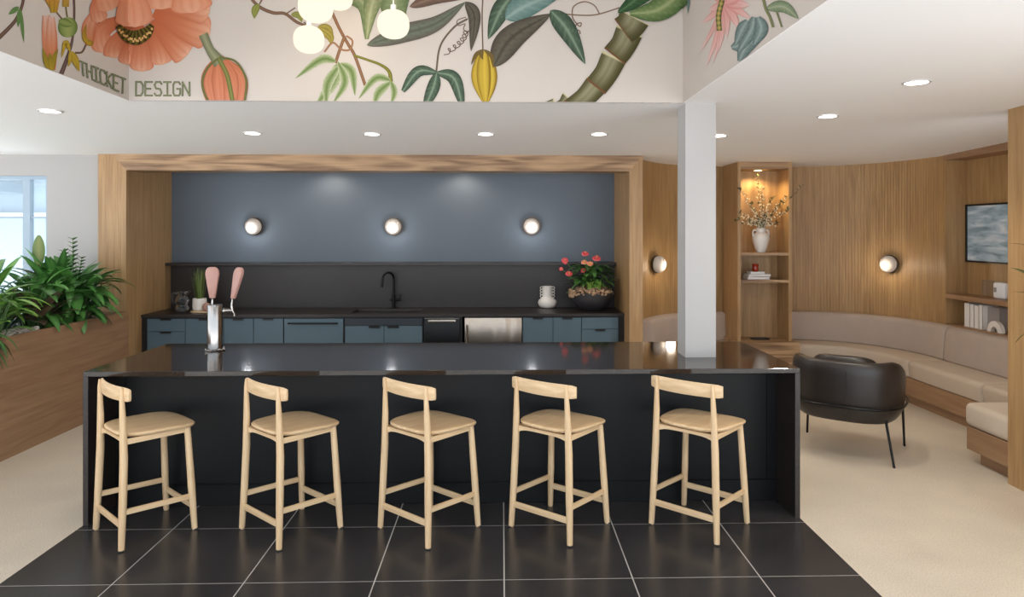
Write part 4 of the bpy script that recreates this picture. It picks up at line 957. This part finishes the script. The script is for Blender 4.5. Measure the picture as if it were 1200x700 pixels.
# plant just outside the right edge: a few leaves reach into view
rp = at_x(1204, 470, 3.35); t = thing('potted_plant', 'dark green plant whose tips reach in at the right edge', 'plant', (3.22, 3.80, 0))
bm = B(); lathe(bm, [(.10, 0), (.13, .02), (.15, .28), (.14, .28), (.13, .24)], (0, 0, 0), 28); obj('pot', bm, 'potdark', t, local=True)
bm = B(); cl = bm.loops.layers.float_color.new('Col'); sb = B()
for (px, py, L, dx, dz) in ((1203, 322, .12, -.5, .6), (1203, 390, .1, -.8, -.5), (1205, 345, .1, -.6, .2), (1203, 288, .1, -1, .25)):
    q = at_x(px, py, 3.36)-t.location; blade(bm, cl, q, (dx*.4, .9 if L > .1 else .5, dz), L, .012 if py != 322 else .022, .5, lin((40, 60, 34)), lin((80, 100, 60)), .2)
    tube(sb, spline([(0, 0, .26), (.02, .02, .8), tuple(q)], 12), .004, 6)
obj('foliage', bm, 'leaf', t, local=True); obj('stem', sb, 'twig', t, local=True)

# ================================================================== LOUNGE: banquette
def offset(off, extra=True):
    o = []
    Q = [Vector(p) for p in resample(wp, .09)]
    if extra: Q += [Vector((4.60, 7.04-.12*k, 0)) for k in range(0, 16)]
    for i, p in enumerate(Q):
        t = (Q[min(i+1, len(Q)-1)]-Q[max(i-1, 0)]).normalized(); o.append(p+Vector((t.y, -t.x, 0))*off)
    return o, Q
SC = offset(0)[1]
def sweep(bm, i0, i1, sec, gap=.006):
    """sweep a cross-section (off, z) along the wall path between indices; ends rounded in"""
    rows = []; cache = {}
    ks = list(range(i0, i1+1)); allr = []
    for k in ks:
        p = SC[k]; t = (SC[min(k+1, len(SC)-1)]-SC[max(k-1, 0)]).normalized(); n_ = Vector((t.y, -t.x, 0))
        sh = 0
        if k == ks[0]: p = p+t*gap
        if k == ks[-1]: p = p-t*gap
        allr.append([p+n_*o+Vector((0, 0, z)) for o, z in sec])
    # small inset end rings for softened ends
    def inset(r, t, s):
        c = sum(r, Vector())/len(r); return [c+(q-c)*.94+t*s for q in r]
    t0 = (allr[0][0]-allr[1][0]).normalized(); t1 = (allr[-1][0]-allr[-2][0]).normalized()
    first = inset(allr[0], t0, 0.0); allr[0] = [q-t0*.02 for q in allr[0]]
    last = inset(allr[-1], t1, 0.0); allr[-1] = [q-t1*.02 for q in allr[-1]]
    rings(bm, [first]+allr+[last])
def rsec(o0, o1, z0, z1, r=.03, lean=0):
    s = []
    for cx_, cz, a0 in ((o1-r, z0+r*.5, -90), (o1-r, z1-r, 0), (o0+r*.4, z1-r*.4, 90), (o0+r*.3, z0+r*.3, 180)):
        rr = r if cx_ == o1-r and cz == z1-r else (r*.5 if cx_ == o1-r else r*.3)
        for k in range(5):
            a = math.radians(a0+k*22.5); x = cx_+rr*math.cos(a); z = cz+rr*math.sin(a); s.append((x-lean*(z-z0), z))
    return s
ncur = len(SC); 
# the tower interrupts the bench between these path indices
def idx_x(x, lo=True): return min(range(len(SC)), key=lambda i: abs(SC[i].x-x)+(0 if SC[i].y > 7.3 else 9))
iA, iB = 1, idx_x(2.66); iC = idx_x(3.42); iD = min(range(len(SC)), key=lambda i: abs(SC[i].y-6.95)+(0 if SC[i].x > 4.3 else 9)); iE = min(range(len(SC)), key=lambda i: abs(SC[i].y-5.82)+(0 if SC[i].x > 4.3 else 9)); iF = len(SC)-2
ZS = .455
bench = thing('banquette', 'curved built-in bench in taupe velvet on an oak base, along the lounge wall', 'bench', (4.2, 7.2, 0))
def bsec(a, b, z0, z1): return [(a, z0), (b, z0), (b, z1), (a, z1)]
for a, b in ((iA, iB), (iC, iF)):
    bm = B(); sweep(bm, a, b, bsec(.002, .50, .10, .275), 0); obj('base', bm, 'oak_y', bench, angle=30)
    bm = B(); sweep(bm, a, b, bsec(.002, .44, 0, .10), 0); obj('toe_kick', bm, M['oak_y'], bench, angle=30)
for a, b in ((iA, iB), (iC, iD), (iD, iE), (iE, iF)):
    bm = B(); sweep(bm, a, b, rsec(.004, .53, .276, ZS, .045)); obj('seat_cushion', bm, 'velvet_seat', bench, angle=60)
for a, b in ((iA, iB), (iC, iD), (iD, iF)):
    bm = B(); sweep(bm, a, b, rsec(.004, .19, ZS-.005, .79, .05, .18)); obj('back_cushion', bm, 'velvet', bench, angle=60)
# end bench near the oak wall end
t = thing('end_bench', 'short straight taupe bench section with oak base beside the oak wall end', 'bench', (4.0, 4.9, 0))
obj('base', bx(3.535, 4.59, 4.755, 5.22, .10, .275), 'oak_y', t, smooth=False)
obj('toe_kick', bx(3.60, 4.59, 4.755, 5.16, 0, .10), 'oak_y', t, smooth=False)
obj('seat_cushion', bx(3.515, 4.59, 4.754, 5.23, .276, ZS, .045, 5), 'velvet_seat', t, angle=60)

# ================================================================== SHELF TOWER
TX0, TX1, TY0, TY1 = at_y(864.5, 300, 7.84).x, at_y(928, 300, 7.84).x, 7.84, 8.36
tw = thing('display_tower', 'tall open oak shelf tower lit from inside, in the middle of the lounge wall', 'shelves', ((TX0+TX1)/2, 8.1, 0))
tk = .035
obj('side_panel', bx(TX0, TX0+tk, TY0, TY1, .47, 2.54), 'oak_v', tw, smooth=False)
obj('side_panel', bx(TX1-tk, TX1, TY0, TY1, .47, 2.54), 'oak_v', tw, smooth=False)
obj('back_panel', bx(TX0+tk, TX1-tk, TY0+.33, TY0+.35, .47, 2.54), 'oak_v', tw, smooth=False)
obj('top_panel', bx(TX0+tk, TX1-tk, TY0, TY0+.33, 2.46, 2.54), 'oak_x', tw, smooth=False)
z1 = at_y(896, 297.5, TY0).z; z2 = at_y(896, 329.5, TY0).z
obj('shelf', bx(TX0+tk, TX1-tk, TY0+.005, TY0+.33, z1-.02, z1+.012), 'oak_x', tw, smooth=False)
obj('shelf', bx(TX0+tk, TX1-tk, TY0+.005, TY0+.33, z2-.02, z2+.012), 'oak_x', tw, smooth=False)
obj('base', bx(TX0-.02, at_y(937.5, 405, 7.74).x, 7.74, 8.36, 0, .505), 'oak_x', tw, smooth=False)
zl = 2.46; lx, ly = (TX0+TX1)/2, TY0+.16
dlt = downlight(lx-.02, ly, 'small warm downlight inside the top of the shelf tower', 26, (1, .72, .36), r=.045, z=zl, mat='warmdown', group='tower light')
# vase and branches
vb_ = Vector((at_y(891.5, 294, TY0+.13).x, TY0+.13, z1+.012)); vh = at_y(891.5, 268, TY0+.13).z-vb_.z
t = thing('white_vase', 'white two-handled vase on the upper shelf of the oak tower', 'vase', vb_)
pr = [(.045, 0), (.050, .01), (.072, .07), (.090, .13), (.092, .16), (.075, .20), (.048, .222), (.045, .245), (.050, .262), (.043, .262), (.040, .23)]
k_ = vh/.262; S_ = spline([(a, b, 0) for a, b in pr], 40); bm = B(); lathe(bm, [(q.x*1.02, q.y*k_) for q in S_], n=32); obj('body', bm, 'ceramic', t, local=True)
for sx in (-1, 1):
    bm = B(); tube(bm, spline([(sx*.045, 0, .24*k_), (sx*.078, 0, .245*k_), (sx*.092, 0, .215*k_), (sx*.086, 0, .17*k_)], 12), .010, 10); obj('handle', bm, 'ceramic', t, local=True)
br = thing('flowering_branches', 'spray of twigs with tiny cream blossoms standing in the white vase', 'flowers', vb_+Vector((0, 0, vh-.04)))
tips = [(888, 206), (867, 222), (866, 250), (893, 222), (905, 232), (922, 231), (942, 217), (870, 262), (912, 262), (880, 240), (899, 250), (925, 247), (862, 258)]
tb = B(); fb_ = B(); lb = B(); lcl = lb.loops.layers.float_color.new('Col')
for i, (px, py) in enumerate(tips):
    yy = TY0+.13+(-.05 if i % 2 else .06)
    if px > 918 or px < 868: yy = TY0-.1
    e = at_y(px, py, yy)-br.location; s0_ = Vector((random.uniform(-.02, .02), random.uniform(-.02, .02), 0))
    mid = s0_+(e-s0_)*.45+Vector((0, 0, .05)); mid.y = min(mid.y, .1)
    S_ = spline([s0_, Vector((s0_.x+e.x*.06, e.y*.05, .07)), mid, e], 26); tube(tb, S_, [.0035-.0001*k for k in range(26)], 5)
    for k in range(6, 26):
        for _ in range(3 if i not in (6, 12) else 1):
            o = Vector([random.gauss(0, .014) for _ in range(3)])
            if random.random() < .52 and k < 24: sphere(fb_, S_[k]+o, random.uniform(.006, .011), 6, 4)
            else: blade(lb, lcl, S_[k]+o*.5, (random.gauss(0, 1), random.gauss(0, 1), .6), .05, .011, .3, lin((62, 70, 42)), lin((90, 92, 60)), .1, 3)
obj('twig', tb, 'twig', br, local=True); obj('blossom', fb_, 'blossom', br, local=True, kind='stuff'); obj('leaf', lb, 'leaf', br, local=True, kind='stuff')
# books and red cup on the second shelf
def book(name, x0, x1, y0, y1, z0, z1, label, cov='book_white', group=None, flat=True, spine='y'):
    t = thing(name, label, 'book', ((x0+x1)/2, (y0+y1)/2, z0), 0, group); c = .003
    if flat:
        bm = bx(x0, x1, y0, y1, z0, z0+c); box(bm, x0, x1, y0, y1, z1-c, z1); box(bm, x0, x1, y0, y0+c, z0, z1); obj('cover', bm, cov, t, smooth=False)
        obj('pages', bx(x0+.004, x1-.004, y0+c, y1-.004, z0+c, z1-c), 'paper', t, smooth=False)
    else:   # standing, spine towards -x
        bm = bx(x0, x1, y0, y0+c, z0, z1); box(bm, x0, x1, y1-c, y1, z0, z1); box(bm, x0, x0+c, y0, y1, z0, z1); obj('cover', bm, cov, t, smooth=False)
        obj('pages', bx(x0+c, x1-.004, y0+c, y1-c, z0+.004, z1-.004), 'paper', t, smooth=False)
    return t
zsft = z2+.0125; ya = TY0+.06
def tx(px): return at_y(px, 320, ya).x
h1 = (327-320)*ya/F*.98; h2 = .028
bk = book('book', tx(876.5), tx(902), ya, ya+.19, zsft, zsft+.034, 'white book lying lower of the two, under the red cup', group='books in the tower')
book('book', tx(877.5), tx(903.5), ya+.005, ya+.185, zsft+.0345, zsft+.062, 'white book lying in the middle of the small pile in the tower', group='books in the tower')
book('book', tx(880.5), tx(897), ya+.02, ya+.16, zsft+.0625, zsft+.088, 'smaller white book topmost under the red cup', group='books in the tower')
cpt = Vector((tx(888.5), ya+.09, zsft+.0885)); bm = B(); lathe(bm, [(.028, 0), (.034, .01), (.036, .03), (.030, .05), (.034, .065), (.038, .085), (.033, .085), (.028, .06)], cpt, 28)
single('red_cup', bm, 'redglass', cpt, 'dark red glass cup on top of the white books in the tower', 'cup')
q = at_z(889, 397, .506); q.y = 8.0
bm = B(); rings(bm, [[(q.x+x*k, q.y+y*k, z) for x, y in superell(.105, .06, 5, 32)] for z, k in ((.5055, .95), (.509, 1), (.518, 1), (.518, .9), (.511, .88))])
single('flat_tray', bm, 'black', (q.x, q.y, .5055), 'small flat black tray at the bottom of the oak tower', 'tray')

# ================================================================== items in the right recess
a0 = at_x(1132, 240, RD-.02); a1 = at_x(1132, 307, RD-.02); yE = at_x(1182, 237, RD-.02).y-.12
t = thing('framed_picture', 'black-framed picture of a grey-blue sea hanging in the oak recess', 'picture', (RD-.02, (a0.y+yE)/2, a1.z))
bm = B(); w = .018
box(bm, RD-.028, RD-.001, yE, a0.y, a0.z-w, a0.z); box(bm, RD-.028, RD-.001, yE, a0.y, a1.z, a1.z+w); box(bm, RD-.028, RD-.001, yE, yE+w, a1.z+w, a0.z-w); box(bm, RD-.028, RD-.001, a0.y-w, a0.y, a1.z+w, a0.z-w)
obj('frame', bm, 'frame_black', t, smooth=False); obj('canvas', bx(RD-.016, RD-.002, yE+w, a0.y-w, a1.z+w, a0.z-w), 'sea', t, smooth=False)
# thermostat
c0 = at_x(1163.5, 331, RD-.01); c1 = at_x(1175.5, 346, RD-.01)
t = thing('wall_speaker', 'white rounded device with a small dark screen in the recess under the picture', 'device', (RD-.02, (c0.y+c1.y)/2, zs+.0225))
xx = RX+.12; c0 = at_x(1163, 330.5, xx); c1 = at_x(1176, 346, xx)
obj('body', bx(xx, xx+.06, min(c0.y, c1.y), max(c0.y, c1.y), zs+.0225, c0.z, .022, 5), 'white_plastic', t)
obj('screen', bx(xx-.002, xx+.004, c0.y-.055, c0.y-.02, (zs+c0.z)/2-.005, (zs+c0.z)/2+.04), 'book_grey', t, smooth=False, label='small dark screen')
# wall grille behind it
g0 = at_x(1151, 328, RD-.004); g1 = at_x(1178, 346, RD-.004)
t = thing('wall_grille', 'fine square wire grille on the recess wall behind the white device', 'grille', (RD-.004, g0.y, zs+.03))
bm = B()
for k in range(9): z = zs+.035+k*(g0.z-zs-.035)/8; box(bm, RD-.003, RD-.001, g1.y, g0.y, z-.0012, z+.0012)
for k in range(14): y = g1.y+k*(g0.y-g1.y)/13; box(bm, RD-.004, RD-.002, y-.0012, y+.0012, zs+.033, g0.z)
obj('wire_mesh', bm, 'book_grey', t, smooth=False)
# standing books and arch
bz = zsill+.0205; yy = at_x(1130, 370, RX+.05).y; bks = ['white book standing at the left end of the lower shelf', 'white book standing second from the left on the lower shelf', 'white book standing third on the lower shelf, beside the grey book', 'thin white book leaning against the grey box file']
edges = [1130, 1136.5, 1141.5, 1147, 1151.5]
for k in range(4):
    ya_, yb_ = at_x(edges[k], 370, RX+.05).y, at_x(edges[k+1], 370, RX+.05).y
    book('book', RX+.05, RD-.02, yb_+.001, ya_-.001, bz, bz+[.235, .23, .225, .235][k], bks[k], group='books in the recess', flat=False)
ya_, yb_ = at_x(1152.5, 370, RX+.08).y, at_x(1169, 370, RX+.08).y
book('box_file', RX+.10, RD-.01, yb_, ya_, bz, bz+.225, 'grey box file standing behind the white arch', 'book_grey', flat=False)
ca = at_x(1166, 385, RX+.05); t = thing('arch_ornament', 'white arch-shaped ornament on the lower shelf in front of the grey box file', 'ornament', (RX+.06, ca.y, bz))
bm = B(); n = 20; rs = []
for i in range(n+1):
    a = PI*i/n; rs.append([(x, math.cos(a)*r, math.sin(a)*r*1.1) for x, r in ((-.02, .045), (.02, .045), (.02, .095), (-.02, .095))])
rings(bm, rs); obj('arch', bm, 'ceramic', t, local=True, angle=30)

# ================================================================== LEATHER CHAIR
ch = thing('lounge_chair', 'black leather tub chair on thin black metal legs, seen from behind in the lounge', 'armchair', (2.79, 5.545, 0), 0)
fw = Vector((.60, .80, 0)); ch.rotation_euler = (0, 0, math.atan2(fw.y, fw.x)-PI/2)
# U-shaped padded wrap: back at -y, arms towards +y
def wrap_pt(s):      # s in -1..1 along the U
    a = s*math.radians(150); n_ = 3.0
    c, sn = math.sin(a), -math.cos(a)
    return math.copysign(abs(c)**(2/n_), c), math.copysign(abs(sn)**(2/n_), sn)
rs = []; NN = 48
for i in range(NN+1):
    s = -1+2*i/NN; x, y = wrap_pt(s); x2, y2 = wrap_pt(s+.001); tt = Vector((x2-x, (y2-y), 0))
    if tt.length < 1e-9: tt = Vector((1, 0, 0))
    tt.normalize(); cx_, cy_ = x*.335, y*.335-.01
    # cross-section of the padded wrap, flared a little outward at the top
    d = Vector((x*.335, y*.335, 0)); d.normalize()
    top = .765-.12*max(0, (y+.55))**1.3; sec = []
    th = .062*(1-.25*abs(s)**8)
    for j in range(20):
        a = 2*PI*j/20; u = math.copysign(abs(math.cos(a))**.62, math.cos(a)); v = math.copysign(abs(math.sin(a))**.5, math.sin(a))
        z = (top+.295)/2+(top-.295)/2*v; sc_ = 1+(.05*(z-.5)/.25) if z > .42 else 1-.10*((.42-z)/.13)**1.5
        px_, py_ = cx_*sc_+d.x*th*u, cy_*sc_+d.y*th*u; sec.append((px_, py_, z))
    rs.append(sec)
bm = B(); rings(bm, rs); obj('shell', bm, 'leather', ch, local=True, angle=70)
bm = B(); o_ = superell(.29, .31, 3.2, 40, .03); rings(bm, [[(x*k, (y-.03)*k+.03, z) for x, y in o_] for z, k in ((.31, .8), (.315, .9), (.34, .96), (.40, .97), (.44, .95), (.455, .86), (.458, .5))]); obj('seat_cushion', bm, 'leather', ch, local=True, angle=60)
bm = B(); rs = []
for i in range(25):
    s = (-1+2*i/24); x, y = wrap_pt(s*.50); d = Vector((x, y, 0)).normalized(); top = .787-.08*abs(s)**3; th = .045*(1-.35*abs(s)**4); sec = []
    for j in range(16):
        a = 2*PI*j/16; u = math.copysign(abs(math.cos(a))**.8, math.cos(a)); v = math.copysign(abs(math.sin(a))**.6, math.sin(a)); sec.append((x*.235+d.x*th*u, y*.235+d.y*th*u-.0, (top+.44)/2+(top-.44)/2*v))
    rs.append(sec)
rings(bm, rs); obj('back_cushion', bm, 'leather', ch, local=True, angle=70)
bm = B()
for s in (.02,):
    x, y = wrap_pt(s); tube(bm, [(x*.405, y*.405-.01, .32), (x*.41, y*.408-.01, .5), (x*.425, y*.42-.01, .7)], .0025, 6)
obj('seam', bm, 'leather', ch, local=True)
rail = [(wrap_pt(s/20*.86)[0]*.412, wrap_pt(s/20*.86)[1]*.412-.01, .425) for s in range(-20, 21)]
bm = B(); tube(bm, rail, .009, 10); obj('frame_rail', bm, 'blackmetal', ch, local=True)
inv = (Matrix.Translation(ch.location) @ ch.rotation_euler.to_matrix().to_4x4()).inverted()
for (gx, gy), kx_, ky_ in (((2.897, 5.081), 1, -1), ((3.28, 5.606), 1, 1), ((2.657, 6.009), -1, 1), ((2.274, 5.484), -1, -1)):
    f = inv @ Vector((gx, gy, 0)); sx = math.copysign(1, f.x); sy = math.copysign(1, f.y)
    bm = B(); k1 = .97 if (gx, gy) != (2.897, 5.081) else .84; tube(bm, [(f.x, f.y, 0), (f.x*k1, f.y*k1, .30), (f.x*k1*1.02, f.y*k1*1.02, .425)], [.009, .010, .010], 10); obj('leg', bm, 'blackmetal', ch, local=True)

# ================================================================== LIGHT, CAMERA
w = bpy.data.worlds.new('World'); bpy.context.scene.world = w; w.use_nodes = True
bg = w.node_tree.nodes['Background']; nt = w.node_tree
tc = N(nt, 'ShaderNodeTexCoord'); sx_ = N(nt, 'ShaderNodeSeparateXYZ'); nt.links.new(tc.outputs['Generated'], sx_.inputs[0])
cr = N(nt, 'ShaderNodeValToRGB'); e = cr.color_ramp.elements; mr = N(nt, 'ShaderNodeMapRange'); mr.inputs['From Min'].default_value = -1
nt.links.new(sx_.outputs['Z'], mr.inputs['Value']); nt.links.new(mr.outputs[0], cr.inputs[0])
e[0].position = .46; e[0].color = (.96, .97, 1, 1); e[1].position = .54; e[1].color = (.42, .48, .54, 1)   # lower half made brighter to lift the ceiling, hazy sky above
nt.links.new(cr.outputs[0], bg.inputs[0]); bg.inputs[1].default_value = 4.0
cam = bpy.data.cameras.new('Camera'); co = bpy.data.objects.new('Camera', cam); C.objects.link(co)
cam.sensor_width = 36; cam.lens = 36*F/1200; cam.shift_x = (600-CX)/1200; cam.shift_y = (CY-350)/1200; cam.clip_start = .05
co.location = (0, 0, HC); co.rotation_euler = (PI/2, 0, -YAW)
sc = bpy.context.scene; sc.camera = co
sc.view_settings.view_transform = 'Standard'; sc.view_settings.look = 'None'; sc.view_settings.gamma = 1; sc.view_settings.exposure = .33; sc.view_settings.use_curve_mapping = False
sc.cycles.max_bounces = 8; sc.cycles.diffuse_bounces = 4; sc.cycles.sample_clamp_indirect = 6
